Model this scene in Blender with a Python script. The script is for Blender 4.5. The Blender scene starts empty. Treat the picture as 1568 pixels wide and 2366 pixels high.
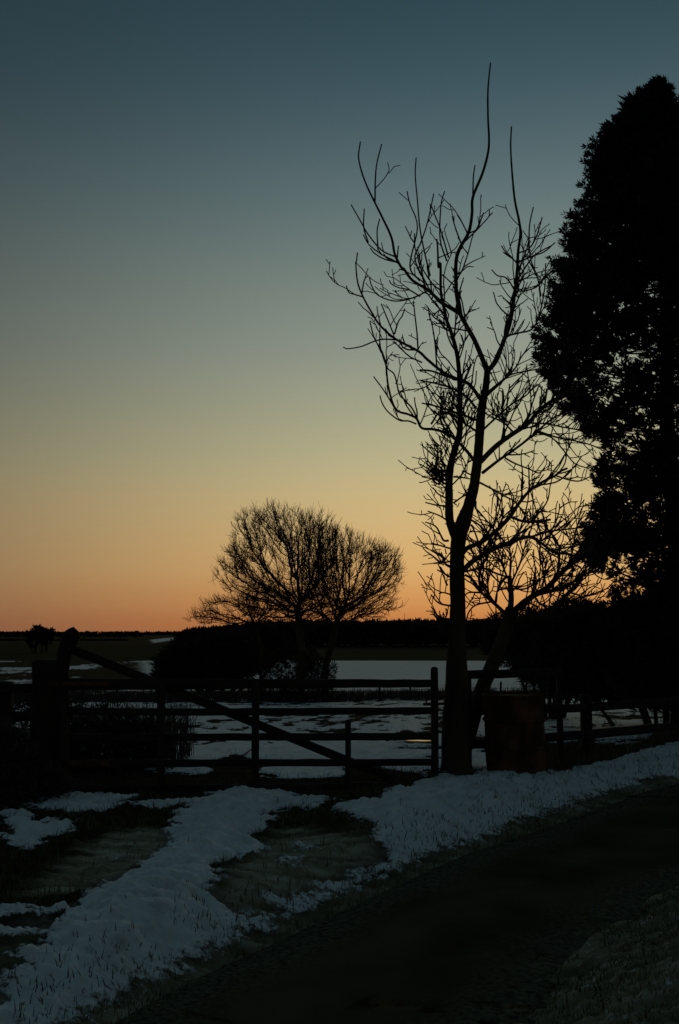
import bpy, math
import numpy as np
from mathutils import Vector

rng = np.random.default_rng(7)
R = math.radians
SC = bpy.context.scene
COL = SC.collection

# ------------------------------------------------------------------ camera
EYE = 1.675                      # eye height above the ground at the gate
F = 2300.0                       # focal length in units of a 1568 x 2366 picture
CX, CY = 784.0, 1183.0
PITCH = math.atan((1457.0 - CY) / F)
cam_d = bpy.data.cameras.new('camera')
cam_d.sensor_fit = 'VERTICAL'
cam_d.sensor_height = 36.0
cam_d.lens = 36.0 * F / 2366.0
cam_d.clip_start = 0.1
cam_d.clip_end = 20000.0
cam = bpy.data.objects.new('camera', cam_d)
COL.objects.link(cam)
cam.location = (0, 0, EYE)
cam.rotation_euler = (R(90) + PITCH, 0, 0)
SC.camera = cam

# ------------------------------------------------------------------ sky (after sunset: no direct sun, the dome is the light)
def lin(c):
    return tuple(((v / 255.0) / 12.92 if v / 255.0 <= 0.04045 else ((v / 255.0 + 0.055) / 1.055) ** 2.4) for v in c)

world = bpy.data.worlds.new('World')
SC.world = world
world.use_nodes = True
wn, wl = world.node_tree.nodes, world.node_tree.links
wn.clear()
SUN_AZ = 10.5                     # degrees to the right of straight ahead, where the sun has set
def wnode(t, **k):
    n = wn.new(t)
    for a, b in k.items():
        setattr(n, a, b)
    return n
tc = wnode('ShaderNodeTexCoord')
nrm = wnode('ShaderNodeVectorMath', operation='NORMALIZE')
wl.new(tc.outputs['Generated'], nrm.inputs[0])
sep = wnode('ShaderNodeSeparateXYZ')
wl.new(nrm.outputs[0], sep.inputs[0])
asn = wnode('ShaderNodeMath', operation='ARCSINE')
wl.new(sep.outputs['Z'], asn.inputs[0])
dv = wnode('ShaderNodeMath', operation='DIVIDE')
wl.new(asn.outputs[0], dv.inputs[0]); dv.inputs[1].default_value = math.pi / 2
def ramp(stops):
    r = wnode('ShaderNodeValToRGB')
    r.color_ramp.interpolation = 'B_SPLINE'
    els = r.color_ramp.elements
    while len(els) > 1:
        els.remove(els[-1])
    for i, (deg, c) in enumerate(stops):
        e = els[0] if i == 0 else els.new(deg / 90.0)
        e.position = deg / 90.0
        e.color = (*lin(c), 1)
    wl.new(dv.outputs[0], r.inputs[0])
    return r
SUNSIDE = [(0, (190, 113, 60)), (1.3, (208, 140, 78)), (3.5, (223, 175, 109)), (7.5, (207, 185, 133)), (10, (187, 179, 140)),
           (13, (165, 166, 139)), (16, (147, 154, 141)), (21, (116, 132, 127)), (25.7, (87, 107, 112)), (30, (62, 85, 94)),
           (35, (43, 65, 75)), (45, (39, 60, 70)), (90, (44, 65, 75))]
ANTI = [(0, (72, 68, 66)), (6, (68, 69, 67)), (12, (56, 63, 64)), (20, (40, 52, 56)), (30, (29, 44, 50)), (60, (40, 59, 68)), (90, (46, 67, 76))]
r1, r2 = ramp(SUNSIDE), ramp(ANTI)
hv = wnode('ShaderNodeCombineXYZ')
wl.new(sep.outputs['X'], hv.inputs[0]); wl.new(sep.outputs['Y'], hv.inputs[1])
hn = wnode('ShaderNodeVectorMath', operation='NORMALIZE')
wl.new(hv.outputs[0], hn.inputs[0])
dt = wnode('ShaderNodeVectorMath', operation='DOT_PRODUCT')
wl.new(hn.outputs[0], dt.inputs[0])
dt.inputs[1].default_value = (math.sin(R(SUN_AZ)), math.cos(R(SUN_AZ)), 0)
ma = wnode('ShaderNodeMath', operation='MULTIPLY_ADD')
wl.new(dt.outputs['Value'], ma.inputs[0]); ma.inputs[1].default_value = 0.5; ma.inputs[2].default_value = 0.5
pw = wnode('ShaderNodeMath', operation='POWER', use_clamp=True)
wl.new(ma.outputs[0], pw.inputs[0]); pw.inputs[1].default_value = 13.0
mx = wnode('ShaderNodeMixRGB')
wl.new(pw.outputs[0], mx.inputs[0]); wl.new(r2.outputs[0], mx.inputs[1]); wl.new(r1.outputs[0], mx.inputs[2])
bg = wnode('ShaderNodeBackground')
wl.new(mx.outputs[0], bg.inputs[0]); bg.inputs[1].default_value = 1.0
wo = wnode('ShaderNodeOutputWorld')
wl.new(bg.outputs[0], wo.inputs[0])

# ------------------------------------------------------------------ exposure
SC.view_settings.view_transform = 'Standard'
SC.view_settings.look = 'None'
SC.view_settings.exposure = 0.0
SC.view_settings.gamma = 1.0
SC.view_settings.use_curve_mapping = False
SC.render.engine = 'CYCLES'
SC.cycles.max_bounces = 5

# ------------------------------------------------------------------ helpers
sp, cp = math.sin(PITCH), math.cos(PITCH)
def P(px, py, depth):
    """world point seen at picture point (px, py), at distance `depth` in front of the camera (world Y)"""
    xc, yc = (px - CX) / F, (CY - py) / F
    d = np.array([xc, cp - yc * sp, sp + yc * cp])
    d = d * (depth / d[1])
    return np.array([d[0], d[1], d[2] + EYE])

def S(px, py, depth):             # the same from full-resolution picture points
    return P(px * 1568.0 / 2062.0, py * 1568.0 / 2062.0, depth)

def hash2(ix, iy, seed):
    h = (ix.astype(np.int64) * 374761393 + iy.astype(np.int64) * 668265263 + seed * 1442695041) & 0xffffffff
    h = ((h ^ (h >> 13)) * 1274126177) & 0xffffffff
    return ((h ^ (h >> 16)) & 0xffff) / 65535.0

def vnoise(x, y, seed=0):
    ix, iy = np.floor(x), np.floor(y)
    fx, fy = x - ix, y - iy
    fx, fy = fx * fx * (3 - 2 * fx), fy * fy * (3 - 2 * fy)
    a, b = hash2(ix, iy, seed), hash2(ix + 1, iy, seed)
    c, d = hash2(ix, iy + 1, seed), hash2(ix + 1, iy + 1, seed)
    return (a + (b - a) * fx) * (1 - fy) + (c + (d - c) * fx) * fy

def fbm(x, y, seed=0, oct=4):
    s, a, t = 0, 1.0, 0
    for i in range(oct):
        s = s + a * vnoise(x * 2 ** i, y * 2 ** i, seed + i * 17)
        t += a
        a *= 0.5
    return s / t * 2 - 1

def sstep(a, b, v):
    t = np.clip((v - a) / (b - a), 0, 1)
    return t * t * (3 - 2 * t)

def poly_sdf(x, y, poly):
    """signed distance to a polygon, negative inside"""
    poly = np.asarray(poly, float)
    d2 = np.full(x.shape, 1e18)
    inside = np.zeros(x.shape, bool)
    n = len(poly)
    for i in range(n):
        ax, ay = poly[i]; bx, by = poly[(i + 1) % n]
        ex, ey = bx - ax, by - ay
        wx, wy = x - ax, y - ay
        t = np.clip((wx * ex + wy * ey) / (ex * ex + ey * ey + 1e-12), 0, 1)
        d2 = np.minimum(d2, (wx - ex * t) ** 2 + (wy - ey * t) ** 2)
        c = ((ay > y) != (by > y)) & (x < (bx - ax) * (y - ay) / (by - ay + 1e-12) + ax)
        inside ^= c
    d = np.sqrt(d2)
    return np.where(inside, -d, d)

def mesh_obj(name, verts, faces, mat=None, parent=None, smooth=False, attrs=None):
    """faces: (n,3) or (n,4) int array"""
    verts = np.asarray(verts, np.float32); faces = np.asarray(faces, np.int32)
    me = bpy.data.meshes.new(name)
    k = faces.shape[1]
    me.vertices.add(len(verts)); me.vertices.foreach_set('co', verts.ravel())
    me.loops.add(faces.size); me.loops.foreach_set('vertex_index', faces.ravel())
    me.polygons.add(len(faces)); me.polygons.foreach_set('loop_start', np.arange(0, faces.size, k, dtype=np.int32))
    if smooth:
        me.polygons.foreach_set('use_smooth', np.ones(len(faces), bool))
    if attrs:
        for a, v in attrs.items():
            at = me.attributes.new(a, 'FLOAT', 'POINT')
            at.data.foreach_set('value', np.asarray(v, np.float32))
    me.update(calc_edges=True)
    if mat:
        me.materials.append(mat)
    o = bpy.data.objects.new(name, me)
    COL.objects.link(o)
    if parent is not None:
        set_parent(o, parent)
    return o

def set_parent(o, parent):
    o.parent = parent
    o.matrix_parent_inverse = parent.matrix_basis.inverted()

def tag(o, label, cat=None, group=None, kind=None):
    if label: o['label'] = label
    if cat: o['category'] = cat
    if group: o['group'] = group
    if kind: o['kind'] = kind
    return o

def thing(name, loc, label, cat, group=None):
    o = bpy.data.objects.new(name, None)
    o.empty_display_size = 0.2
    COL.objects.link(o)
    o.location = [float(v) for v in loc]
    return tag(o, label, cat, group)

class Tubes:
    def __init__(self, sides=6):
        self.v, self.f, self.n, self.sides = [], [], 0, sides
    def add(self, pts, rad, sides=None, cap=True, rough=0.0):
        s = sides or self.sides
        pts = np.asarray(pts, float); rad = np.asarray(rad, float)
        m = len(pts)
        t = np.gradient(pts, axis=0)
        t /= np.linalg.norm(t, axis=1)[:, None] + 1e-9
        ref = np.array([0.0, 1.0, 0.0]) if abs(t[:, 1]).mean() < 0.8 else np.array([1.0, 0, 0])
        u = np.cross(t, ref); u /= np.linalg.norm(u, axis=1)[:, None] + 1e-9
        w = np.cross(t, u)
        a = np.linspace(0, 2 * math.pi, s, endpoint=False)
        rr = rad[:, None] * (1 + (rough * rng.uniform(-1, 1, (m, s)) if rough else 0))
        ring = pts[:, None, :] + rr[..., None] * (np.cos(a)[None, :, None] * u[:, None, :] + np.sin(a)[None, :, None] * w[:, None, :])
        self.v.append(ring.reshape(-1, 3))
        i = np.arange(m - 1)[:, None] * s; j = np.arange(s)[None, :]; j2 = (j + 1) % s
        q = np.stack([i + j, i + j2, i + s + j2, i + s + j], -1).reshape(-1, 4) + self.n
        self.f.append(q)
        if cap:
            tip = pts[-1] + t[-1] * rad[-1] * 0.6
            self.v.append(tip[None])
            k = self.n + m * s
            b = self.n + (m - 1) * s
            self.f.append(np.stack([b + np.arange(s), b + (np.arange(s) + 1) % s, np.full(s, k), np.full(s, k)], -1))
            self.n += 1
        self.n += m * s
    def build(self, name, mat, parent=None, smooth=True):
        v = np.concatenate(self.v); f = np.concatenate(self.f)
        # split degenerate quads into triangles
        tri = f[:, 2] == f[:, 3]
        q = f[~tri]
        f3 = np.concatenate([f[tri][:, :3], q[:, [0, 1, 2]], q[:, [0, 2, 3]]])
        return mesh_obj(name, v, f3, mat, parent, smooth)

def smooth_line(pts, n):
    """Catmull-Rom through pts (k, d) resampled to about n points per segment"""
    pts = np.asarray(pts, float)
    p = np.vstack([2 * pts[0] - pts[1], pts, 2 * pts[-1] - pts[-2]])
    out = []
    for i in range(1, len(p) - 2):
        t = np.linspace(0, 1, n, endpoint=False)[:, None]
        a, b, c, d = p[i - 1], p[i], p[i + 1], p[i + 2]
        out.append(0.5 * (2 * b + (c - a) * t + (2 * a - 5 * b + 4 * c - d) * t ** 2 + (3 * b - a - 3 * c + d) * t ** 3))
    out.append(pts[-1][None])
    return np.concatenate(out)

# ------------------------------------------------------------------ materials
def material(name, c1, c2, scale=8.0, rough=0.8, bump=0.3, bscale=None, stretch=(1, 1, 1), spec=0.3, metallic=0.0, detail=6.0, contrast=(0.35, 0.65), bdist=0.01):
    m = bpy.data.materials.new(name); m.use_nodes = True
    n, l = m.node_tree.nodes, m.node_tree.links
    b = n['Principled BSDF']
    t = n.new('ShaderNodeTexCoord'); mp = n.new('ShaderNodeMapping'); mp.inputs['Scale'].default_value = stretch
    l.new(t.outputs['Object'], mp.inputs[0])
    nz = n.new('ShaderNodeTexNoise'); nz.inputs['Scale'].default_value = scale; nz.inputs['Detail'].default_value = detail
    l.new(mp.outputs[0], nz.inputs['Vector'])
    cr = n.new('ShaderNodeValToRGB')
    cr.color_ramp.elements[0].position, cr.color_ramp.elements[1].position = contrast
    cr.color_ramp.elements[0].color = (*c1, 1); cr.color_ramp.elements[1].color = (*c2, 1)
    l.new(nz.outputs['Fac'], cr.inputs[0]); l.new(cr.outputs[0], b.inputs['Base Color'])
    b.inputs['Roughness'].default_value = rough
    b.inputs['Specular IOR Level'].default_value = spec
    b.inputs['Metallic'].default_value = metallic
    if bump:
        nb = n.new('ShaderNodeTexNoise'); nb.inputs['Scale'].default_value = bscale or scale * 3; nb.inputs['Detail'].default_value = 5
        l.new(mp.outputs[0], nb.inputs['Vector'])
        bp = n.new('ShaderNodeBump'); bp.inputs['Strength'].default_value = bump; bp.inputs['Distance'].default_value = bdist
        l.new(nb.outputs['Fac'], bp.inputs['Height']); l.new(bp.outputs[0], b.inputs['Normal'])
    return m

M = {}
M['bark'] = material('bark', (0.030, 0.021, 0.011), (0.085, 0.062, 0.034), 6, 0.9, 0.6, 18, (1, 1, 0.25))
M['twig'] = material('twig', (0.03, 0.025, 0.018), (0.055, 0.045, 0.03), 10, 0.9, 0)
M['far_twig'] = material('far_twig', (0.045, 0.032, 0.02), (0.075, 0.05, 0.03), 3, 0.9, 0)
M['needle'] = material('needle', (0.014, 0.02, 0.01), (0.03, 0.042, 0.02), 2.5, 0.8, 0, spec=0.2)
M['shrub'] = material('shrub_leaf', (0.016, 0.02, 0.011), (0.035, 0.042, 0.02), 3, 0.8, 0, spec=0.2)
M['wood'] = material('weathered_wood', (0.016, 0.011, 0.006), (0.040, 0.029, 0.016), 9, 0.9, 0.5, 30, (0.25, 1, 1))
M['post'] = material('weathered_post', (0.016, 0.011, 0.006), (0.040, 0.029, 0.016), 9, 0.9, 0.5, 30, (1, 1, 0.2))
M['rust'] = material('rusty_steel', (0.045, 0.018, 0.010), (0.22, 0.076, 0.026), 4.5, 0.85, 0.4, 26, (1, 1, 0.7), contrast=(0.42, 0.72))
M['grass'] = material('dry_grass', (0.075, 0.066, 0.032), (0.21, 0.175, 0.09), 3, 0.8, 0)
M['weed'] = material('dry_weed', (0.04, 0.033, 0.02), (0.09, 0.075, 0.045), 5, 0.85, 0)
M['wire'] = material('steel_wire', (0.05, 0.05, 0.05), (0.09, 0.085, 0.08), 8, 0.6, 0, metallic=0.5)
M['wood_far'] = material('woodland', (0.014, 0.014, 0.009), (0.03, 0.025, 0.016), 0.05, 0.9, 0)
M['road'] = material('wet_tarmac', (0.042, 0.031, 0.016), (0.098, 0.075, 0.038), 1.3, 0.95, 0.7, 45, spec=0.03, detail=10.0, bdist=0.008)

# ------------------------------------------------------------------ terrain
TY = np.array([-9000, 0, 11, 14, 25, 40, 60, 100, 200, 450, 1000, 3000, 9000.])
TZ = np.array([-3.0, -1.675, -1.675, -1.72, -2.2, -2.85, -3.5, -4.6, -6.1, -7.0, -8.6, -12., -24.])
def rise(x, y):
    return (0.15 * sstep(-0.6, 1.2, x) + 0.22 * sstep(1.5, 6.0, x)) * sstep(60, 14, y)
def plane_hit(px, py, z):
    d = P(px, py, 1.0) - np.array([0, 0, EYE])
    t = z / d[2]
    return d[:2] * t
ROAD_Z = -1.86
def edge(pix):
    out = []
    for px, py in pix:
        z = ROAD_Z
        for _ in range(6):
            q = plane_hit(px, py, z)
            z = ROAD_Z + float(rise(np.array(q[0]), np.array(q[1])))
        out.append(q)
    return np.array(out)
FAR_E = edge([(180, 2425), (280, 2369), (420, 2289), (560, 2221), (700, 2154), (850, 2080), (1000, 2011), (1200, 1936), (1400, 1864), (1568, 1812), (1750, 1768)])
NEAR_E = edge([(1085, 2470), (1172, 2366), (1262, 2262), (1368, 2160), (1476, 2090), (1550, 2049), (1800, 1940), (2100, 1870)])
def extend(e, d0, d1):
    a = e[0] + (e[0] - e[1]) / np.linalg.norm(e[0] - e[1]) * d0
    b = e[-1] + (e[-1] - e[-2]) / np.linalg.norm(e[-1] - e[-2]) * d1
    return np.vstack([a, e, b])
FAR_E = smooth_line(extend(FAR_E, 9, 25), 4)
NEAR_E = smooth_line(extend(NEAR_E, 9, 25), 4)
ROAD_POLY = np.vstack([FAR_E, NEAR_E[::-1]])

def side_of_far(x, y):            # + on the gate side of the road
    a, b = FAR_E[0], FAR_E[-1]
    i = np.argmin((x[..., None] - FAR_E[:, 0]) ** 2 + (y[..., None] - FAR_E[:, 1]) ** 2, axis=-1) if x.size < 200000 else None
    return i

def zbase(x, y, rs=None):
    """height relative to the eye"""
    x = np.asarray(x, float); y = np.asarray(y, float)
    z = np.interp(y, TY, TZ) + rise(x, y)
    if rs is None:
        rs = np.where((np.abs(x) < 45) & (y < 45) & (y > -25), poly_sdf(x, y, ROAD_POLY), 20.0)
    low = (ROAD_Z - 0.035) + rise(x, y)
    k = sstep(-0.02, 0.9, rs)
    near = (np.abs(x) < 44) & (y < 44) & (y > -24)
    return np.where(near & (y < 16), low + (z - low) * k, z)

def hit(px, py):
    """ground point (x, y) seen at a picture point"""
    d = P(px, py, 1.0) - np.array([0, 0, EYE])
    t = np.geomspace(2.5, 4000, 3000)
    below = d[2] * t < zbase(d[0] * t, d[1] * t)
    i = int(np.argmax(below)) if below.any() else len(t) - 1
    return np.array([d[0] * t[i], d[1] * t[i]])
def hits(pix):
    return np.array([hit(*p) for p in pix])

def T_(pts):                      # points read off the lower part of the picture
    return [(a, b + 1369) for a, b in pts]
SNOW = [T_(p) for p in (
  # long ridge between the wheel tracks, running down to the verge
  [(-90, 990), (0, 918), (40, 880), (62, 838), (100, 792), (140, 775), (172, 730), (200, 697), (240, 667), (300, 642), (342, 622), (386, 592), (402, 575), (396, 545), (415, 520), (440, 490), (500, 462),
   (560, 453), (640, 459), (690, 480), (706, 500), (652, 506), (622, 525), (602, 545), (590, 560), (600, 580), (575, 605), (530, 620), (495, 642), (500, 665), (480, 690), (500, 718), (530, 734), (555, 748),
   (600, 737), (650, 730), (700, 711), (760, 672), (800, 652), (846, 640), (885, 620), (905, 640), (850, 672), (760, 718), (640, 780), (560, 820), (480, 858), (380, 912), (260, 975), (150, 1040), (-90, 1100)],
  # right-hand verge
  [(765, 505), (800, 487), (880, 481), (950, 452), (1000, 432), (1100, 426), (1150, 413), (1200, 421), (1240, 424), (1300, 417), (1400, 396), (1500, 375), (1568, 358), (1700, 330),
   (1700, 375), (1568, 418), (1500, 437), (1400, 466), (1300, 500), (1240, 524), (1150, 562), (1100, 585), (1050, 605), (990, 618), (920, 650), (860, 672), (880, 620), (880, 576), (852, 546), (862, 526), (800, 516)],
  [(20, 512), (60, 518), (100, 540), (150, 536), (175, 552), (110, 570), (60, 598), (25, 580)],
  [(60, 478), (150, 470), (230, 466), (305, 478), (255, 500), (180, 512), (120, 502), (70, 498)],
  [(-60, 742), (60, 738), (130, 724), (158, 732), (100, 752), (0, 762), (-60, 768)],
  [(-60, 780), (50, 776), (92, 772), (70, 788), (0, 800), (-60, 806)],
  [(320, 492), (420, 480), (440, 488), (370, 500)],
  [(700, 490), (740, 486), (738, 500), (712, 504)],
)]
ICE = [T_(p) for p in (
  [(88, 694), (150, 640), (210, 590), (280, 556), (362, 548), (392, 570), (352, 606), (300, 642), (200, 684)],
  [(618, 566), (680, 548), (760, 556), (830, 564), (872, 576), (850, 604), (800, 642), (760, 664), (700, 700), (640, 727), (580, 737), (540, 737), (508, 700), (530, 660), (570, 622), (610, 592)],
)]
MUD_FIELD = [
  [(-60, 1700), (150, 1740), (240, 1770), (300, 1760), (360, 1790), (480, 1798), (490, 1765), (545, 1742), (598, 1765), (604, 1806), (690, 1800), (790, 1797), (812, 1768), (870, 1772), (955, 1796), (940, 1842), (700, 1850), (400, 1860), (-60, 1860)],
  [(1230, 1722), (1345, 1716), (1400, 1724), (1480, 1718), (1520, 1694), (1568, 1690), (1750, 1668), (1750, 1690), (1568, 1716), (1500, 1732), (1400, 1758), (1300, 1780), (1240, 1792)],
]
SNOW_W = [hits(p) for p in SNOW]
ICE_W = [hits(p) for p in ICE]
MUD_W = [hits(p) for p in MUD_FIELD]

# fan-shaped grid around the standpoint: fine in front, coarse behind
ang_in = np.linspace(-21.5, 21.5, 600)
ang_out = 21.5 + (180 - 21.5) * (np.linspace(0, 1, 60)[1:] ** 1.7)
ang = np.radians(np.concatenate([-ang_out[::-1], ang_in, ang_out[:-1]]))
rr_ = np.concatenate([np.geomspace(0.4, 3.2, 14), np.geomspace(3.3, 14, 400), np.geomspace(14.06, 62, 170), np.geomspace(62.8, 9000, 120)])
AA, RR = np.meshgrid(ang, rr_)
GX, GY = (RR * np.sin(AA)).ravel(), (RR * np.cos(AA)).ravel()
RS = np.full(GX.shape, 20.0)
nearm = (np.abs(GX) < 45) & (GY < 45) & (GY > -25)
RS[nearm] = poly_sdf(GX[nearm], GY[nearm], ROAD_POLY)
GZ = zbase(GX, GY, RS)
snow = np.zeros_like(GX); ice = np.zeros_like(GX); green = np.zeros_like(GX)

fr = (GY < 16) & (np.abs(GX) < 14) & (GY > -6)
x, y = GX[fr], GY[fr]
n1 = fbm(x * 2.2, y * 2.2, 3, 4); n2 = fbm(x * 9, y * 9, 11, 3); n3 = fbm(x * 26, y * 26, 5, 2)
ns_ = fbm(x * 2.2, y * 8.0, 13, 4)           # streaks across the tracks
s = np.zeros_like(x)
for i, poly in enumerate(SNOW_W):
    sd = poly_sdf(x, y, poly)
    s = np.maximum(s, sstep(-0.14, 0.16, -sd + 0.16 * ns_ + 0.06 * n1 + 0.07 * n2 + 0.03 * n3))
rs = RS[fr]
# snow thins out, dirty and broken, towards the road
thin = sstep(0.70, -0.10, rs)
s *= 1 - np.clip(thin * (0.72 + 0.30 * n2 + 0.2 * n3 + 0.35 * n1), 0, 1)
# field behind the gate
fld = y > 11.15 + 0.08 * n1
sf = sstep(-0.42, -0.20, fbm(x * 0.9, y * 1.6, 21, 4) + 0.25 * n2)
for poly in MUD_W:
    sf *= sstep(-0.05, 0.10, poly_sdf(x, y, poly) + 0.14 * n1 + 0.06 * n2)
s = np.where(fld & (rs > 0), np.maximum(sf, 0), s)
dead = sstep(0.05, -0.1, poly_sdf(x, y, MUD_W[1]) + 0.1 * n2)
s *= 1 - dead * sstep(-0.2, 0.2, n2 + 0.3)
for poly in ICE_W:               # remains of snow in the tracks
    s = np.maximum(s, 0.60 * sstep(0.0, 0.35, -poly_sdf(x, y, poly)) * sstep(-0.22, 0.42, ns_ + 0.3 * n2))
s[rs < 0.0] *= 0
# the grass bank on this side of the road has a thin rime
bank = (rs > 0) & (poly_sdf(x, y, np.vstack([NEAR_E, [[40, -25], [-25, -25]]])) < 0.05)
s = np.where(bank, 0.17 + 0.08 * n2 + 0.10 * n1, s)
ic = np.zeros_like(x)
for poly in ICE_W:
    ic = np.maximum(ic, sstep(-0.22, 0.16, -poly_sdf(x, y, poly) + 0.16 * ns_ + 0.05 * n2))
verge = sstep(-0.06, 0.12, rs) * sstep(1.5, 0.35, rs) * (0.62 + 0.30 * n2 + 0.25 * n1) * (~fld)
ic = np.maximum(ic, np.clip(np.where(bank, 0.68 + 0.25 * n2 + 0.2 * n1, verge), 0, 1))
snow[fr] = s; ice[fr] = ic * (1 - s)
rut = np.zeros_like(x)
hz = s * (0.032 + 0.024 * n1 + 0.042 * n2 + 0.018 * n3) + (1 - s) * (0.022 * n2 + 0.014 * n3 + 0.02 * ns_)
hz = np.where(fld, s * 0.02 + 0.025 * n1 + 0.015 * n2, hz)
ridge = sstep(0.0, 0.5, -poly_sdf(x, y, SNOW_W[0])) * 0.06 + sstep(0, 0.7, -poly_sdf(x, y, SNOW_W[1])) * 0.05
hz = hz + ridge - 0.02 * np.where(bank, 0, ic)
GZ[fr] += np.where(rs < 0, -0.02, hz * sstep(0, 0.15, rs))
bk = np.where(bank, 0.006 * n2 + 0.03 * n1 + 0.02, 0)
GZ[fr] += bk

# middle distance
md = (~fr) & (GY > 10)
x, y = GX[md], GY[md]
n1 = fbm(x * 0.55, y * 0.30, 31, 4); n2 = fbm(x * 2.5, y * 1.2, 33, 3)
n4 = fbm(x * 6, y * 2.2, 35, 3)
near_f = sstep(-0.42, 0.02, 0.6 * n1 + 0.55 * n2 + 0.45 * n4)
scrub = 0.5 * sstep(0.0, 0.3, n2)
mid_f = sstep(-0.85, -0.6, fbm(x * 0.05, y * 0.03, 41, 3) + 0.2 * n2)
sm = np.where(y < 40.5, near_f, np.where(y < 58, scrub, mid_f))
sm *= sstep(212, 205, y + 6 * fbm(x * 0.03, y * 0.01, 43, 2))
# the far strip is mostly bare on the left of the thicket
lefty = sstep(-0.17, -0.22, x / np.maximum(y, 1))
sm = np.where(y > 58, sm * (1 - lefty * sstep(-0.75, 0.1, fbm(x * 0.15, y * 0.05, 47, 4) + 0.35 * n2)), sm)
# a bare hollow on the left, and the unsown strips of the plain
gr = sstep(200, 215, y)
strip = fbm(x * 0.0015 + 3, np.log(np.maximum(y, 1)) * 7.0, 51, 3)
pl = hits([(345, 1478), (402, 1472), (404, 1479), (352, 1486)])
far_s = sstep(2, -2, poly_sdf(x, y, pl) / np.maximum(y * 0.004, 1)) * 0.8
sm = np.where(y > 260, far_s, sm)
snow[md] = sm; green[md] = gr * (0.55 + 0.6 * strip)
GZ[md] += np.where(y < 60, 0.03 * n1 + 0.02 * n2 * (y < 40.5), 0)

nr, nc = len(rr_), len(ang)
ii = np.arange(nr - 1)[:, None] * nc; jj = np.arange(nc)[None, :]; j2 = (jj + 1) % nc
GF = np.stack([ii + jj, ii + j2, ii + nc + j2, ii + nc + jj], -1).reshape(-1, 4)
GV = np.stack([GX, GY, GZ + EYE], 1)

def ground_material():
    m = bpy.data.materials.new('snowy_ground'); m.use_nodes = True
    n, l = m.node_tree.nodes, m.node_tree.links
    b = n['Principled BSDF']
    geo = n.new('ShaderNodeNewGeometry')
    def noise(scale, detail=5, vec=None, rgh=0.5):
        k = n.new('ShaderNodeTexNoise'); k.inputs['Scale'].default_value = scale; k.inputs['Detail'].default_value = detail
        k.inputs['Roughness'].default_value = rgh; l.new(vec or geo.outputs['Position'], k.inputs['Vector']); return k.outputs['Fac']
    def rampc(fac, stops):
        r = n.new('ShaderNodeValToRGB'); e = r.color_ramp.elements
        e[0].position, e[0].color = stops[0][0], (*stops[0][1], 1)
        e[1].position, e[1].color = stops[-1][0], (*stops[-1][1], 1)
        for p, c in stops[1:-1]:
            k = e.new(p); k.color = (*c, 1)
        l.new(fac, r.inputs[0]); return r.outputs[0]
    def mix(f, a, c):
        k = n.new('ShaderNodeMixRGB'); l.new(f, k.inputs[0]); l.new(a, k.inputs[1]); l.new(c, k.inputs[2]); return k.outputs[0]
    def attr(a):
        k = n.new('ShaderNodeAttribute'); k.attribute_name = a; return k.outputs['Fac']
    def math_(op, a, c, clamp=True):
        k = n.new('ShaderNodeMath'); k.operation = op; k.use_clamp = clamp
        for i, v in enumerate((a, c)):
            if isinstance(v, (int, float)): k.inputs[i].default_value = v
            else: l.new(v, k.inputs[i])
        return k.outputs[0]
    mud = rampc(noise(7), [(0.3, (0.018, 0.012, 0.005)), (0.5, (0.036, 0.026, 0.012)), (0.7, (0.068, 0.054, 0.024))])
    field = rampc(noise(0.02), [(0.3, (0.010, 0.0155, 0.004)), (0.7, (0.020, 0.028, 0.007))])
    mpi = n.new('ShaderNodeMapping'); mpi.inputs['Scale'].default_value = (1.2, 5.0, 1.2); l.new(geo.outputs['Position'], mpi.inputs[0])
    icec = rampc(noise(1.7, 8, mpi.outputs[0]), [(0.3, (0.17, 0.14, 0.085)), (0.5, (0.38, 0.315, 0.20)), (0.72, (0.62, 0.55, 0.41))])
    snowc = mix(noise(60, 4), rampc(noise(2.2, 8), [(0.3, (0.70, 0.68, 0.64)), (0.5, (0.87, 0.86, 0.83)), (0.7, (0.91, 0.90, 0.88))]), rampc(noise(7, 8), [(0.34, (0.58, 0.56, 0.50)), (0.56, (0.93, 0.92, 0.90))]))
    c = mix(attr('green'), mud, field)
    c = mix(attr('ice'), c, icec)
    # snow edge broken up by a fine grain
    sf = math_('ADD', attr('snow'), math_('MULTIPLY', math_('SUBTRACT', noise(17, 9, None, 0.68), 0.5, False), 1.7, False), False)
    r = n.new('ShaderNodeMapRange'); r.interpolation_type = 'SMOOTHSTEP'
    r.inputs['From Min'].default_value = 0.32; r.inputs['From Max'].default_value = 0.62
    l.new(sf, r.inputs['Value'])
    c = mix(r.outputs[0], c, snowc)
    l.new(c, b.inputs['Base Color'])
    wet = math_('MAXIMUM', r.outputs[0], math_('MULTIPLY', attr('ice'), 0.3))
    rr = n.new('ShaderNodeMapRange'); l.new(wet, rr.inputs['Value'])
    rr.inputs['To Min'].default_value = 1.0; rr.inputs['To Max'].default_value = 0.62
    l.new(rr.outputs[0], b.inputs['Roughness'])
    rs_ = n.new('ShaderNodeMapRange'); l.new(wet, rs_.inputs['Value'])
    rs_.inputs['To Min'].default_value = 0.02; rs_.inputs['To Max'].default_value = 0.5
    l.new(rs_.outputs[0], b.inputs['Specular IOR Level'])
    bp = n.new('ShaderNodeBump'); bp.inputs['Strength'].default_value = 0.6; bp.inputs['Distance'].default_value = 0.03
    l.new(noise(22, 6), bp.inputs['Height']); l.new(bp.outputs[0], b.inputs['Normal'])
    return m
M['ground'] = ground_material()
g = mesh_obj('ground', GV, GF, M['ground'], smooth=True, attrs={'snow': snow, 'ice': ice, 'green': green})
tag(g, 'snow-covered verge, muddy wheel tracks and fields', kind='structure')

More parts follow.
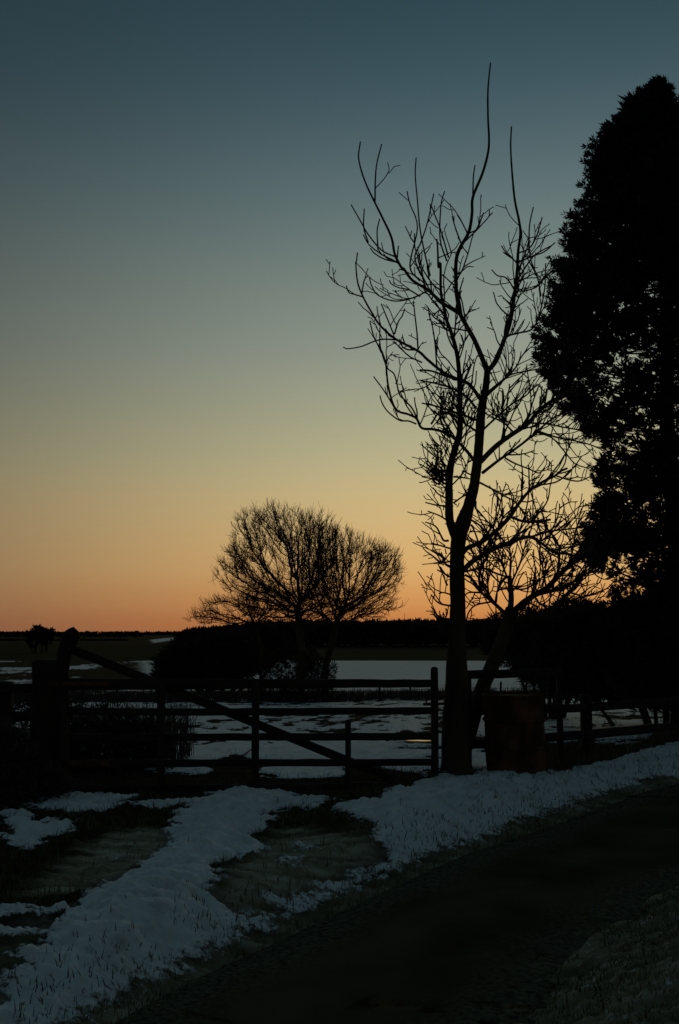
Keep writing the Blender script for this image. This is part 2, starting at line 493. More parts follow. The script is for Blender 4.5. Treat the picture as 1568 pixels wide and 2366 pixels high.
def ground_z(x, y):
    return zbase(np.asarray(x, float), np.asarray(y, float)) + EYE

# ------------------------------------------------------------------ road
tt = np.linspace(0, 1, 300)
def resample(e, t):
    d = np.concatenate([[0], np.cumsum(np.linalg.norm(np.diff(e, axis=0), axis=1))])
    return np.stack([np.interp(t * d[-1], d, e[:, 0]), np.interp(t * d[-1], d, e[:, 1])], 1)
c0, c1 = resample(FAR_E, tt), resample(NEAR_E, tt)
K = 41
u = np.linspace(-0.05, 1.05, K)
RX = c0[:, None, 0] + (c1 - c0)[:, None, 0] * u[None]
RY = c0[:, None, 1] + (c1 - c0)[:, None, 1] * u[None]
RZ = ROAD_Z + rise(RX, RY) + 0.03 * (1 - (2 * u[None] - 1) ** 2) + 0.008 * fbm(RX * 3, RY * 3, 61, 3) - 0.02
idx = np.arange(299)[:, None] * K + np.arange(K - 1)[None]
RF = np.stack([idx, idx + 1, idx + K + 1, idx + K], -1).reshape(-1, 4)
rd = np.minimum(np.abs(u[None]), np.abs(1 - u[None])) * np.linalg.norm(c1 - c0, axis=1)[:, None]
rd = np.where((u[None] < 0) | (u[None] > 1), 0, rd)
dirt = sstep(0.55, 0.0, rd + 0.16 * fbm(RX * 2.5, RY * 2.5, 63, 4) + 0.10 * fbm(RX * 9, RY * 9, 64, 3))
o = mesh_obj('road', np.stack([RX.ravel(), RY.ravel(), RZ.ravel() + EYE], 1), RF, M['road'], smooth=True, attrs={'dirt': dirt.ravel()})
_n, _l = M['road'].node_tree.nodes, M['road'].node_tree.links
_b = _n['Principled BSDF']; _src = _b.inputs['Base Color'].links[0].from_socket
_at = _n.new('ShaderNodeAttribute'); _at.attribute_name = 'dirt'
_nz = _n.new('ShaderNodeTexNoise'); _nz.inputs['Scale'].default_value = 30; _nz.inputs['Detail'].default_value = 6
_tc = _n.new('ShaderNodeTexCoord'); _l.new(_tc.outputs['Object'], _nz.inputs['Vector'])
_cr = _n.new('ShaderNodeValToRGB'); _cr.color_ramp.elements[0].position = 0.35; _cr.color_ramp.elements[1].position = 0.7
_cr.color_ramp.elements[0].color = (0.035, 0.03, 0.018, 1); _cr.color_ramp.elements[1].color = (0.17, 0.15, 0.10, 1)
_l.new(_nz.outputs['Fac'], _cr.inputs[0])
_mx = _n.new('ShaderNodeMixRGB'); _l.new(_at.outputs['Fac'], _mx.inputs[0]); _l.new(_src, _mx.inputs[1]); _l.new(_cr.outputs[0], _mx.inputs[2])
_l.new(_mx.outputs[0], _b.inputs['Base Color'])
tag(o, 'narrow dark tarmac lane passing the gate', kind='structure')

# meltwater lying on the snow field
M['water'] = material('meltwater', (0.02, 0.02, 0.018), (0.03, 0.03, 0.026), 3, 0.08, 0.15, 6, spec=0.5)
pc = hit(962, 1716)
a_ = np.linspace(0, 2 * math.pi, 48, endpoint=False)
rw = 1 + 0.35 * fbm(np.cos(a_) * 1.5 + 4, np.sin(a_) * 1.5, 88, 3)
pv = np.stack([pc[0] + 0.30 * rw * np.cos(a_), pc[1] + 0.30 * rw * np.sin(a_), np.full(48, zbase(pc[0], pc[1]) + EYE + 0.055)], 1)
pv = np.vstack([pv, pv.mean(0)])
pf = np.stack([np.arange(48), (np.arange(48) + 1) % 48, np.full(48, 48)], 1)
tag(mesh_obj('puddle', pv, pf, M['water'], smooth=True), 'small meltwater puddle reflecting the sunset on the snow field', kind='structure')

# ------------------------------------------------------------------ timber
def beam(name, p0, p1, w, h, mat, parent=None, w1=None, h1=None, seg=10, up=None, jitter=0.004, round_top=0.0, sag=0.0):
    """a worn bar from p0 to p1; w across, h along `up`"""
    p0, p1 = np.asarray(p0, float), np.asarray(p1, float)
    d = p1 - p0; L = np.linalg.norm(d); d = d / L
    up = np.array([0, 0, 1.0]) if up is None else np.asarray(up, float)
    if abs(d @ up) > 0.9: up = np.array([0, 1.0, 0])
    sx = np.cross(d, up); sx /= np.linalg.norm(sx)
    sy = np.cross(sx, d)
    w1 = w if w1 is None else w1; h1 = h if h1 is None else h1
    prof = np.array([(-.5, -.42), (-.42, -.5), (.42, -.5), (.5, -.42), (.5, .42), (.42, .5), (-.42, .5), (-.5, .42)])
    ts = list(np.linspace(0, 1, seg + 1))
    sc = [1.0] * len(ts)
    if round_top:
        for k in (0.3, 0.6, 0.85, 1.0):
            ts.append(1 + round_top * k / L); sc.append(math.sqrt(max(1 - k * k, 0.02)))
    rings = []
    ph = rng.uniform(0, 6)
    for t, s_ in zip(ts, sc):
        ww, hh = (w + (w1 - w) * t) * s_, (h + (h1 - h) * t) * s_
        c = p0 + d * L * t - np.array([0, 0, sag * 4 * t * (1 - t)]) + sy * jitter * 1.2 * math.sin(ph + t * 5) + sx * jitter * math.cos(ph + t * 4)
        ring = c + prof[:, :1] * ww * sx + prof[:, 1:] * hh * sy + rng.uniform(-jitter, jitter, (8, 1)) * sx + rng.uniform(-jitter, jitter, (8, 1)) * sy
        rings.append(ring)
    v = np.concatenate(rings); m = len(rings)
    i = np.arange(m - 1)[:, None] * 8; j = np.arange(8)[None]; jn = (j + 1) % 8
    q = np.stack([i + j, i + jn, i + 8 + jn, i + 8 + j], -1).reshape(-1, 4)
    q = np.concatenate([q[:, [0, 1, 2]], q[:, [0, 2, 3]]])
    n = len(v)
    v = np.vstack([v, rings[0].mean(0), rings[-1].mean(0)])
    a = np.arange(8); an = (a + 1) % 8
    caps = np.concatenate([np.stack([an, a, np.full(8, n)], 1), np.stack([(m - 1) * 8 + a, (m - 1) * 8 + an, np.full(8, n + 1)], 1)])
    return mesh_obj(name, v, np.concatenate([q, caps]), mat, parent)

GD = 10.5                         # distance of the gate
px2m = GD / (F * 2062 / 1568)     # metres per full-resolution picture point at the gate
def SG(x, y, dy=0.0):             # gate plane
    return S(x, y, GD + dy)
gate = thing('field_gate', (SG(760, 2400)[0], GD, EYE + TZ[1]), 'wide wooden five-bar field gate with a long diagonal brace, closed across the track', 'gate')
# rails
def rail(name, x0, y0a, y0b, x1, y1a, y1b, dy, par, thick=0.035, mat='wood'):
    h0, h1 = (y0b - y0a) * px2m, (y1b - y1a) * px2m
    return beam(name, SG(x0, (y0a + y0b) / 2, dy), SG(x1, (y1a + y1b) / 2, dy), thick, h0, M[mat], par, h1=h1, seg=24, jitter=0.0034, sag=rng.uniform(0.0, 0.012))
o = rail('top_rail', 196, 2061, 2096, 1322, 2064, 2086, 0, gate, 0.06); tag(o, 'top rail tapering towards the latch')
rail('rail', 196, 2151, 2173, 1318, 2151, 2171, 0, gate)
rail('rail', 196, 2228, 2249, 1318, 2226, 2247, 0, gate)
rail('rail', 196, 2311, 2333, 1318, 2304, 2324, 0, gate)
rail('rail', 196, 2386, 2405, 1318, 2376, 2395, 0, gate)
for x_, ya, yb, w_ in ((488, 2075, 2432, 23), (775, 2075, 2412, 22), (1056, 2192, 2402, 17)):
    beam('upright', SG(x_, yb, -0.045), SG(x_ + 1, ya, -0.045), w_ * px2m, 0.03, M['post'], gate, seg=14, jitter=0.002, round_top=0.02 if ya > 2100 else 0)
beam('head_stile', SG(1320, 2362), SG(1320, 2034), 21 * px2m, 0.075, M['post'], gate, seg=14, jitter=0.002, round_top=0.028)
beam('brace', SG(215, 1972, 0.04), SG(1262, 2394, 0.04), 0.03, 27 * px2m, M['wood'], gate, seg=24, jitter=0.002, h1=24 * px2m)
# heel: thick hanging stile with a swollen rounded head
heel = Tubes(14)
hp = [(188, 2420), (188, 2200), (189, 2050), (194, 1990), (206, 1958), (215, 1938), (219, 1922), (221, 1912)]
hr = [20, 20, 20, 22, 25, 26, 22, 13]
hpp = np.array([SG(a, b, 0.0) for a, b in hp]); hpr = np.array(hr) * px2m
pl_ = smooth_line(np.hstack([hpp, hpr[:, None]]), 5)
heel.add(pl_[:, :3], pl_[:, 3], rough=0.05)
o = heel.build('heel_stile', M['post'], gate); tag(o, 'hanging stile with swollen rounded head')
for yy in (2078, 2320):           # hinge straps
    beam('hinge_strap', SG(150, yy, -0.06), SG(330, yy, -0.06), 0.008, 0.045, M['rust'], gate, seg=4, jitter=0.0)

latch = beam('latch', SG(1285, 2140, -0.05), SG(1352, 2138, -0.05), 0.012, 0.03, M['rust'], gate, seg=3, jitter=0.0)
T = Tubes(6); T.add(smooth_line([SG(1296, 2140, -0.06), SG(1292, 2110, -0.075), SG(1300, 2098, -0.06)], 4), np.full(9, 0.007)); T.build('latch_handle', M['rust'], latch)
def zg(x, y):
    return float(ground_z(np.array([x]), np.array([y]))[0])
def post(parent_or_none, name, px, top, w, depth, d=None, mat='post', **k):
    t = S(px, top, depth)
    b = np.array([t[0], t[1], zg(t[0], t[1]) - 0.25])
    return beam(name, b, t, w, d or w, M[mat], parent_or_none, seg=12, **k)
o = post(None, 'gate_post', 152, 2010, 0.31, GD + 0.14, jitter=0.008, round_top=0.03)
tag(o, 'massive old timber gate post beside the hinge end of the gate', 'post')

lf = thing('post_and_rail_fence', (-3.6, GD + 0.2, zg(-3.6, GD + 0.2)), 'short dark fence overgrown with weeds, left of the massive gate post', 'fence')
post(lf, 'post', 14, 2075, 0.16, GD + 0.3, round_top=0.02)
for ya, yb in ((2078, 2105), (2160, 2190), (2262, 2300)):
    beam('rail', S(-260, (ya + yb) / 2 + 4, GD + 0.25), S(118, (ya + yb) / 2, GD + 0.2), 0.035, (yb - ya) * px2m, M['wood'], lf, seg=10, jitter=0.003)

rf = thing('post_and_rail_fence', (2.6, 11.2, zg(2.6, 11.2)), 'three-rail wooden fence running from the drum uphill along the lane', 'fence')
def fence_depth(px):              # the fence recedes to the right
    return 11.0 + (px - 1400) / 662.0 * 1.3
def rrail(x0, y0, x1, y1, h=26):
    d0, d1 = fence_depth(x0), fence_depth(x1)
    beam('rail', S(x0, y0, d0), S(x1, y1, d1), 0.035, h * px2m * d0 / GD, M['wood'], rf, seg=10, jitter=0.003, h1=h * px2m * d0 / GD)
rrail(1395, 2052, 1706, 2040, 26); rrail(1395, 2162, 1780, 2150, 25); rrail(1395, 2264, 1780, 2232, 27)
rrail(1770, 2150, 2240, 2116, 25); rrail(1770, 2233, 2240, 2192, 26)
for px_, top_ in ((1412, 2040), (1698, 2030), (1779, 2112), (2235, 2082)):
    post(rf, 'post', px_, top_, 0.06 if px_ == 1698 else 0.115, fence_depth(px_) + 0.08, round_top=0.015, jitter=0.005)

# ------------------------------------------------------------------ rusty drum
DD = 10.95
dbase = S(1572, 2352, DD); dr = 0.5 * 178 * px2m * DD / GD
drum = thing('oil_drum', (dbase[0], dbase[1], dbase[2]), 'rusty steel oil drum standing in snow beside the tree trunk', 'drum')
def lathe(name, prof, mat, parent, loc, n=40, dent=0.0, tilt=(0, 0)):
    prof = np.asarray(prof, float); a = np.linspace(0, 2 * math.pi, n, endpoint=False)
    k = len(prof)
    rad = prof[:, 0][:, None] * (1 + dent * np.sin(a * 2 + 1)[None] * np.sin(prof[:, 1] * 6)[:, None] + dent * 0.6 * np.sin(a * 5)[None])
    v = np.stack([rad * np.cos(a), rad * np.sin(a), np.repeat(prof[:, 1][:, None], n, 1)], -1)
    v[..., 0] += v[..., 2] * tilt[0]; v[..., 1] += v[..., 2] * tilt[1]
    v = v.reshape(-1, 3) + np.asarray(loc)
    i = np.arange(k - 1)[:, None] * n; j = np.arange(n)[None]; jn = (j + 1) % n
    f = np.stack([i + j, i + jn, i + n + jn, i + n + j], -1).reshape(-1, 4)
    return mesh_obj(name, v, f, mat, parent, smooth=True)
H = (2352 - 2120) * px2m * DD / GD
tl = (-0.045, 0.0)
zs = np.linspace(-0.15, H, 28)
body = lathe('body', [(dr * (1.0 + 0.012 * math.sin(z * 9)), z) for z in zs], M['rust'], drum, dbase, dent=0.008, tilt=tl)
for hz_ in (0.30, 0.58):
    lathe('rolling_hoop', [(dr * 0.995, hz_ - 0.022), (dr * 1.055, hz_ - 0.008), (dr * 1.055, hz_ + 0.008), (dr * 0.995, hz_ + 0.022)], M['rust'], body, dbase, tilt=tl)
lathe('rim', [(dr * 0.98, H - 0.025), (dr * 1.03, H - 0.018), (dr * 1.03, H + 0.008), (dr * 0.99, H + 0.012), (dr * 0.97, H - 0.01)], M['rust'], drum, dbase, tilt=tl)
lathe('lid', [(dr * 0.985, H - 0.012), (dr * 0.5, H - 0.01), (0.001, H - 0.008)], M['rust'], drum, dbase, tilt=tl)

# ------------------------------------------------------------------ bare tree by the gate (limbs follow the photograph, each with its own depth)
z5 = lambda p: (1000 + p[0] / 1.96, 150 + p[1] / 1.96)
z6 = lambda p: (1000 + p[0] / 1.742, 800 + p[1] / 1.742)
z7 = lambda p: (1200 + p[0] / 1.96, 1400 + p[1] / 1.96)
s0 = lambda p: p
known = []                        # (x, y, depth) of everything traced so far
def near_depth(x, y, default):
    if not known: return default
    k = np.array(known); d = (k[:, 0] - x) ** 2 + (k[:, 1] - y) ** 2
    i = int(np.argmin(d))
    return k[i, 2] if d[i] < 60 ** 2 else default
def limb(zf, pts, w0, w1, away, base=None, z2=None, pts2=None, n=5, start=None):
    """pts: picture points; w0, w1: widths in picture points at both ends; away: metres the tip lies behind (+) or in front (-)"""
    q = [zf(p) for p in pts] + ([z2(p) for p in pts2] if pts2 else [])
    q = np.array(q, float)
    q = smooth_line(q, n)
    L = np.concatenate([[0], np.cumsum(np.linalg.norm(np.diff(q, axis=0), axis=1))]); t = L / L[-1]
    d0 = near_depth(q[0, 0], q[0, 1], 10.85) if start is None else start
    wob = 0.05 * np.sin(t * 7 + rng.uniform(0, 6)) * t
    dep = d0 + away * t ** 1.1 + wob
    for (a, b), c in zip(q, dep): known.append((a, b, c))
    p3 = np.array([S(a, b, c) for (a, b), c in zip(q, dep)])
    w0 = 5.0 + max(w0 - 5.0, 0) * 0.58; w1 = min(3.9 + max(w1 - 3.9, 0) * 0.65, w0)
    q[1:-1] += rng.normal(0, 1.5, (len(q) - 2, 2)) * min(1.0, 9.0 / w0)
    w = w0 + (w1 - w0) * t ** 0.8
    rad = np.maximum(w * 0.5 * px2m * dep / GD, 0.0035)
    return p3, rad

TREE1 = []   # (pts, radii, twig density)
def L_(*a, tw=1.0, **k):
    p, r = limb(*a, **k); TREE1.append((p, r, tw)); return p, r
trunk_p, trunk_r = limb(s0, [(1392, 2380), (1386, 2340), (1386, 2200), (1387, 2050), (1391, 1860), (1388, 1706), (1394, 1630), (1418, 1556), (1440, 1476), (1443, 1455), (1453, 1374), (1459, 1288), (1465, 1230), (1476, 1173), (1480, 1121)],
                        96, 30, -0.1, start=10.85)
ty_ = np.array([(EYE - q[2]) for q in trunk_p])
_k = np.array([(S(1390, yy, 10.85)[2], w) for yy, w in ((2400, 118), (2350, 98), (2200, 82), (2050, 67), (1950, 55), (1859, 48), (1706, 45), (1630, 46), (1580, 46), (1540, 36), (1476, 31), (1374, 29), (1288, 28), (1230, 25), (1173, 21), (1121, 17))])
trunk_r = np.interp(trunk_p[:, 2], _k[:, 0], _k[:, 1]) * 0.5 * px2m * 10.8 / GD
# second leader from the fork
G = L_(s0, [(1386, 1640), (1366, 1580), (1364, 1500), (1364, 1460), (1370, 1410), (1380, 1370), (1396, 1315), (1397, 1260), (1396, 1173), (1390, 1087), (1373, 1018), (1356, 972), (1350, 943), (1339, 886), (1338, 800)], 46, 6, 0.45, z2=z5, pts2=[(650, 1300), (645, 1180), (640, 1130)], tw=1.3)
A = L_(z6, [(835, 570), (880, 520), (920, 420), (955, 320), (975, 200), (990, 100)], 24, 5, 0.5, z2=z5, pts2=[(1110, 1430), (1120, 1300), (1125, 1200), (1138, 1100), (1130, 1020), (1105, 900), (1090, 750), (1080, 580), (1085, 460)], tw=0.9)
C = L_(z6, [(835, 570), (800, 480), (765, 400), (720, 320), (692, 262), (672, 150)], 26, 5, -0.3, z2=z5, pts2=[(755, 1400), (755, 1260), (780, 1180), (830, 1090), (850, 980), (855, 880), (915, 730), (950, 580), (945, 400), (945, 240), (960, 80)])
B = L_(z6, [(692, 268), (600, 210), (520, 140), (440, 90), (395, 30)], 17, 4.5, -0.5, z2=z5, pts2=[(430, 1300), (390, 1220), (370, 1120), (320, 1010), (270, 910), (210, 780), (175, 650), (185, 550)])
B2 = L_(z5, [(272, 905), (275, 760), (285, 670), (312, 565)], 6, 3, -0.1, tw=0.2)
B3 = L_(z5, [(392, 1235), (310, 1195), (230, 1100), (190, 1030), (130, 925)], 6, 3, -0.3, tw=0.5)
B4 = L_(z5, [(415, 1270), (330, 1250), (270, 1215), (245, 1185)], 6, 3, 0.2, tw=0.5)
B5 = L_(z5, [(290, 1195), (285, 1080), (300, 1010)], 5, 3, 0.1, tw=0)
B6 = L_(z5, [(232, 1150), (205, 1060), (208, 950)], 5, 3, 0.1, tw=0)
C2 = L_(z5, [(790, 1170), (750, 1060), (732, 995)], 6, 3, 0.2, tw=0.4)
C3 = L_(z5, [(825, 1100), (790, 1030), (762, 985)], 6, 3, -0.2, tw=0.4)
C4 = L_(z5, [(832, 1095), (880, 1070), (905, 1010), (918, 975)], 6, 3, 0.2, tw=0.5)
C5 = L_(z5, [(855, 880), (858, 760), (868, 690)], 6, 3, 0.1, tw=0.8)
A2 = L_(z5, [(1120, 1270), (1060, 1220), (1025, 1170)], 6, 3, -0.2, tw=0.5)
A3 = L_(z5, [(1120, 1215), (1190, 1185), (1235, 1110), (1268, 1000)], 6, 3, -0.3, tw=0.7)
A4 = L_(z5, [(1120, 1270), (1200, 1235), (1280, 1205), (1345, 1150)], 7, 3, 0.3, tw=0.8)
A5 = L_(z5, [(1115, 1380), (1180, 1280), (1230, 1220), (1320, 1170)], 7, 3, 0.0, tw=0.8)
A6 = L_(z5, [(1190, 1185), (1190, 1100), (1195, 1030), (1215, 940)], 5, 3, 0.1, tw=0.2)
A7 = L_(z5, [(1260, 1470), (1240, 1360), (1200, 1250), (1185, 1120)], 6, 3, 0.2, tw=0.5)
A8 = L_(z6, [(985, 150), (940, 80), (890, 65), (860, 35)], 6, 3, -0.2, tw=0.5)
A9 = L_(z6, [(985, 150), (1060, 140), (1110, 115), (1150, 60)], 5, 3, 0.2, tw=0.5)
B7 = L_(z6, [(520, 145), (450, 180), (350, 200), (260, 170), (225, 120), (212, 75)], 6, 3, -0.4, tw=0.6)
B8 = L_(z6, [(480, 175), (420, 140), (370, 130), (330, 110), (318, 90)], 6, 3, 0.3, tw=0.6)
B9 = L_(z5, [(580, 1400), (510, 1250), (545, 1150), (585, 1030), (622, 860)], 6, 3, 0.3, tw=0.4)
B10 = L_(z5, [(540, 1380), (480, 1290), (525, 1060), (480, 920), (463, 845)], 6, 3, -0.4, tw=0.4)
B11 = L_(z5, [(600, 1350), (545, 1100), (525, 900), (512, 750), (517, 645)], 6, 3, 0.1, tw=0.3)
G2 = L_(z5, [(700, 1260), (660, 1130), (665, 930), (687, 845)], 6, 3, 0.2, tw=0.4)
G3 = L_(z5, [(710, 1240), (665, 1080), (630, 990), (605, 925)], 6, 3, -0.2, tw=0.4)
D = L_(z6, [(800, 720), (740, 640), (670, 610), (600, 575), (520, 510), (470, 465), (350, 400), (270, 330), (230, 270), (180, 180), (150, 100), (140, 0)], 18, 4, -0.7, z2=z5, pts2=[(160, 1270), (168, 1210)], tw=1.1)
D2 = L_(z6, [(178, 178), (135, 165), (105, 155), (90, 120)], 5, 3, 0.1, tw=0.3)
D3 = L_(z6, [(172, 160), (185, 90), (205, 65)], 5, 3, -0.1, tw=0.3)
D4 = L_(z6, [(350, 405), (290, 402), (240, 412), (170, 440), (100, 452), (75, 445)], 6, 4, -0.3, tw=0.1)
D5 = L_(z6, [(340, 375), (310, 300), (275, 215)], 5, 3, 0.2, tw=0.2)
D6 = L_(z6, [(345, 375), (365, 310), (385, 280), (400, 240)], 6, 3, -0.2, tw=0.5)
D7 = L_(z6, [(470, 470), (465, 380), (455, 290), (445, 200)], 6, 3, 0.3, tw=0.8)
D8 = L_(z6, [(570, 560), (560, 430), (545, 330), (525, 260)], 6, 3, 0.2, tw=0.7)
D9 = L_(z6, [(490, 525), (420, 490), (370, 440), (335, 415)], 6, 3, 0.2, tw=0.4)
E = L_(z6, [(770, 1050), (720, 985), (640, 910), (560, 880), (490, 872), (462, 822), (420, 800), (350, 770), (312, 650), (300, 540), (280, 470), (240, 400), (215, 310)], 16, 3.5, -0.6, tw=0.7)
E2 = L_(z6, [(460, 850), (420, 835), (370, 830), (310, 785), (280, 740), (268, 700)], 6, 3, -0.3, tw=0.2)
E3 = L_(z6, [(350, 775), (300, 690), (235, 600)], 5, 3, 0.2, tw=0.2)
E4 = L_(z6, [(465, 825), (440, 770), (400, 725), (370, 690), (345, 590), (305, 550), (270, 440), (268, 340)], 6, 3, 0.1, tw=0.5)
E5 = L_(z6, [(540, 850), (590, 780), (660, 770)], 8, 4, 0.3, tw=0.8)
F1 = L_(z6, [(760, 655), (700, 622), (620, 598), (540, 570), (480, 565)], 11, 7, -0.4, tw=0.9)
F2 = L_(z6, [(775, 765), (730, 710), (660, 665), (560, 635), (485, 622)], 12, 6, -0.6, tw=1.3)
F3 = L_(z6, [(780, 830), (700, 800), (640, 780), (560, 755), (490, 740)], 12, 5, -0.3, tw=1.5)
F4 = L_(z6, [(780, 890), (720, 850), (650, 800), (600, 790), (570, 850)], 10, 5, -0.5, tw=1.4)
Hh = L_(z6, [(800, 1050), (880, 970), (960, 910), (1050, 850), (1100, 790), (1160, 740), (1215, 710), (1300, 655)], 26, 14, -0.4, tw=1.5)
H2 = L_(z6, [(810, 1110), (900, 1040), (960, 1000), (1060, 925), (1110, 880), (1200, 810), (1280, 790)], 14, 5, 0.5, tw=1.5)
H3 = L_(z6, [(1095, 885), (1200, 920), (1300, 940), (1380, 960), (1440, 985)], 8, 4, 0.2, tw=1.1)
H4 = L_(z6, [(930, 1030), (980, 1058), (1060, 1090), (1110, 1110), (1140, 1080)], 7, 3, -0.3, tw=0.8)
H5 = L_(z6, [(1060, 845), (1150, 850), (1250, 870), (1350, 890), (1400, 930)], 7, 3, 0.4, tw=1.2)
H6 = L_(z6, [(1100, 895), (1180, 925), (1240, 990), (1300, 1060), (1370, 1085)], 6, 3, -0.2, tw=0.6)
H7 = L_(z6, [(980, 900), (900, 820), (860, 800), (835, 820)], 8, 4, 0.5, tw=1.5)
H8 = L_(z6, [(830, 690), (890, 640), (960, 590), (1050, 570), (1110, 560)], 9, 3, 0.5, tw=1.3)
H9 = L_(z6, [(835, 700), (900, 640), (980, 560), (1020, 490), (1060, 450)], 8, 3, -0.5, tw=1.3)
H10 = L_(z6, [(860, 540), (930, 400), (1000, 370), (1070, 350), (1110, 280), (1140, 130), (1145, 0)], 9, 3, 0.3, tw=1.2)
H11 = L_(z6, [(815, 880), (880, 820), (960, 750), (1040, 700), (1100, 640)], 9, 4, 0.7, tw=1.5)
J = L_(z7, [(395, 560), (430, 520), (520, 480), (600, 420), (680, 340), (740, 250), (800, 180), (870, 130), (950, 90), (985, 62), (1025, 45)], 24, 8, -0.5, tw=1.1)
J2 = L_(z7, [(690, 335), (770, 362), (860, 362), (925, 350)], 12, 9, 0.2, tw=1.2)
J3 = L_(z7, [(800, 180), (798, 100), (795, 25)], 7, 3, 0.2, tw=0.5)
J4 = L_(z7, [(505, 130), (580, 170), (650, 210), (720, 250), (790, 350), (830, 380)], 8, 4, 0.4, tw=0.8)
J5 = L_(z7, [(960, 90), (1040, 115), (1100, 120), (1160, 95)], 6, 3, 0.2, tw=1.0)
K_ = L_(z7, [(405, 655), (460, 600), (560, 540), (660, 495), (740, 465), (810, 455), (870, 490), (950, 545), (1030, 555), (1100, 580)], 26, 9, -0.8, tw=1.3)
K2 = L_(z7, [(805, 455), (900, 425), (1000, 410), (1090, 400), (1150, 380)], 9, 4, 0.2, tw=1.3)
K3 = L_(z7, [(660, 495), (600, 420), (540, 350), (490, 290)], 8, 4, 0.3, tw=0.8)
K4 = L_(z7, [(420, 660), (520, 640), (600, 670), (660, 690)], 9, 7, -0.4, tw=0.8)
X1 = L_(z7, [(450, 350), (510, 390), (560, 450), (620, 540), (650, 640)], 8, 4, 0.4, tw=0.9)
X2 = L_(z7, [(410, 460), (480, 500), (560, 600), (640, 660)], 7, 3, 0.5, tw=0.9)
# stubs and shoots on the left flank of the trunk
for pts, w in (([(320, 475), (290, 475), (270, 440), (240, 390), (180, 365)], 9), ([(310, 120), (290, 110), (230, 70), (150, 20)], 10), ([(305, 140), (250, 115), (160, 95)], 8),
               ([(335, 375), (270, 330), (195, 300)], 7), ([(325, 522), (270, 505), (215, 490)], 7), ([(325, 630), (298, 612), (278, 560), (230, 545)], 12),
               ([(335, 865), (262, 848), (215, 800)], 8), ([(340, 945), (265, 930), (215, 870)], 8), ([(320, 270), (250, 265), (180, 248)], 8),
               ([(320, 690), (290, 670), (250, 650)], 9), ([(310, 740), (300, 720), (290, 680)], 8), ([(320, 230), (260, 200), (225, 160)], 7),
               ([(350, 250), (400, 215), (450, 195)], 7), ([(350, 95), (400, 100), (455, 110)], 8), ([(338, 800), (290, 785), (262, 790)], 6), ([(330, 600), (270, 608), (228, 612)], 7),
               ([(455, 85), (400, 60)], 7)):
    L_(z7, pts, w, 3.5, rng.uniform(-0.3, 0.15), tw=1.3)

def grow(limbs, seed, ang=(30, 65), len0=0.56, upw=0.6, step=0.05, lev2=0.95, gap=0.066, rmax=0.0098, ztop=99):
    """shoots that leave a limb sideways and bend up towards the light, with side spurs"""
    g_ = np.random.default_rng(seed)
    out = []
    for p, r, tw in limbs:
        if tw <= 0: continue
        low = float(np.clip((S(1400, 1150, 10.8)[2] - p[:, 2].mean()) / 0.6, 0, 1))
        right_ = float(np.clip((p[:, 0].mean() - S(1440, 1300, 10.8)[0]) / 0.3, 0, 1))
        left_ = float(np.clip((S(1400, 1000, 10.8)[0] - p[:, 0].mean()) / 0.3, 0, 1))
        tw = tw * (1 + 0.75 * low * right_) * (1 - 0.42 * left_)
        L = np.concatenate([[0], np.cumsum(np.linalg.norm(np.diff(p, axis=0), axis=1))])
        pos = g_.uniform(0.05, gap * 1.5) + L[-1] * 0.12
        while pos < L[-1]:
            c = np.array([np.interp(pos, L, p[:, k]) for k in range(3)])
            i = min(int(np.searchsorted(L, pos)), len(p) - 1)
            t = p[i] - p[max(i - 1, 0)]; t = t / (np.linalg.norm(t) + 1e-9)
            rad = float(np.interp(pos, L, r))
            a = math.radians(g_.uniform(*ang))
            rv = g_.normal(size=3); rv -= t * (rv @ t); rv /= np.linalg.norm(rv)
            if g_.random() < 0.55: rv[2] = abs(rv[2])
            d = t * math.cos(a) + rv * math.sin(a)
            ln = len0 * g_.uniform(0.2, 1.2) * (0.36 + 0.84 * min(rad / 0.02, 1.0))
            r0 = min(rad * 0.7, rmax * g_.uniform(0.7, 1.15))
            if c[2] < ztop + 0.9 and pos < L[-1] - 0.08:
                out += shoot(g_, c, d, ln, r0, upw, step, 2 if lev2 > 0 else 0, lev2)
            pos += g_.exponential(gap / tw) + 0.02
            if c[2] > ztop: pos += g_.exponential(0.35)
    return out
def shoot(g_, c, d, ln, r0, upw, step, lev, lev2):
    n = max(int(ln / step), 2)
    pts = [c]; d = d / np.linalg.norm(d)
    res = []
    for k in range(n):
        d = d + g_.normal(0, 0.105, 3) + np.array([0, 0, upw * step * 2.4])
        d /= np.linalg.norm(d)
        pts.append(pts[-1] + d * step)
        if lev > 0 and k > 0 and g_.random() < 0.24 * lev2:
            rv = g_.normal(size=3); rv -= d * (rv @ d); rv /= np.linalg.norm(rv)
            d2 = d * 0.7 + rv * 0.75
            res += shoot(g_, pts[-1], d2, ln * g_.uniform(0.12, 0.5), max(r0 * 0.78, 0.0046), upw * 0.7, step * 0.8, lev - 1, lev2 * 0.7)
    pts = np.array(pts)
    rad = np.linspace(r0, max(r0 * 0.6, 0.0044), len(pts))
    if len(pts) > 2: rad[-1] *= 1.15      # swollen buds
    res.append((pts, rad))
    return res

t1 = thing('bare_tree', (trunk_p[2][0], trunk_p[2][1], zg(trunk_p[2][0], trunk_p[2][1])), 'tall bare forked tree whose trunk rises beside the latch end of the gate', 'tree')
T = Tubes(14); T.add(trunk_p, trunk_r, rough=0.05); T.build('trunk', M['bark'], t1)
for p, r, tw in TREE1:
    T = Tubes(8 if r.max() > 0.02 else 6); T.add(p, r, rough=0.05 if r.max() > 0.02 else 0); T.build('branch', M['bark'], t1)
tw_list = grow(TREE1, 5, ztop=S(1300, 860, 10.8)[2])
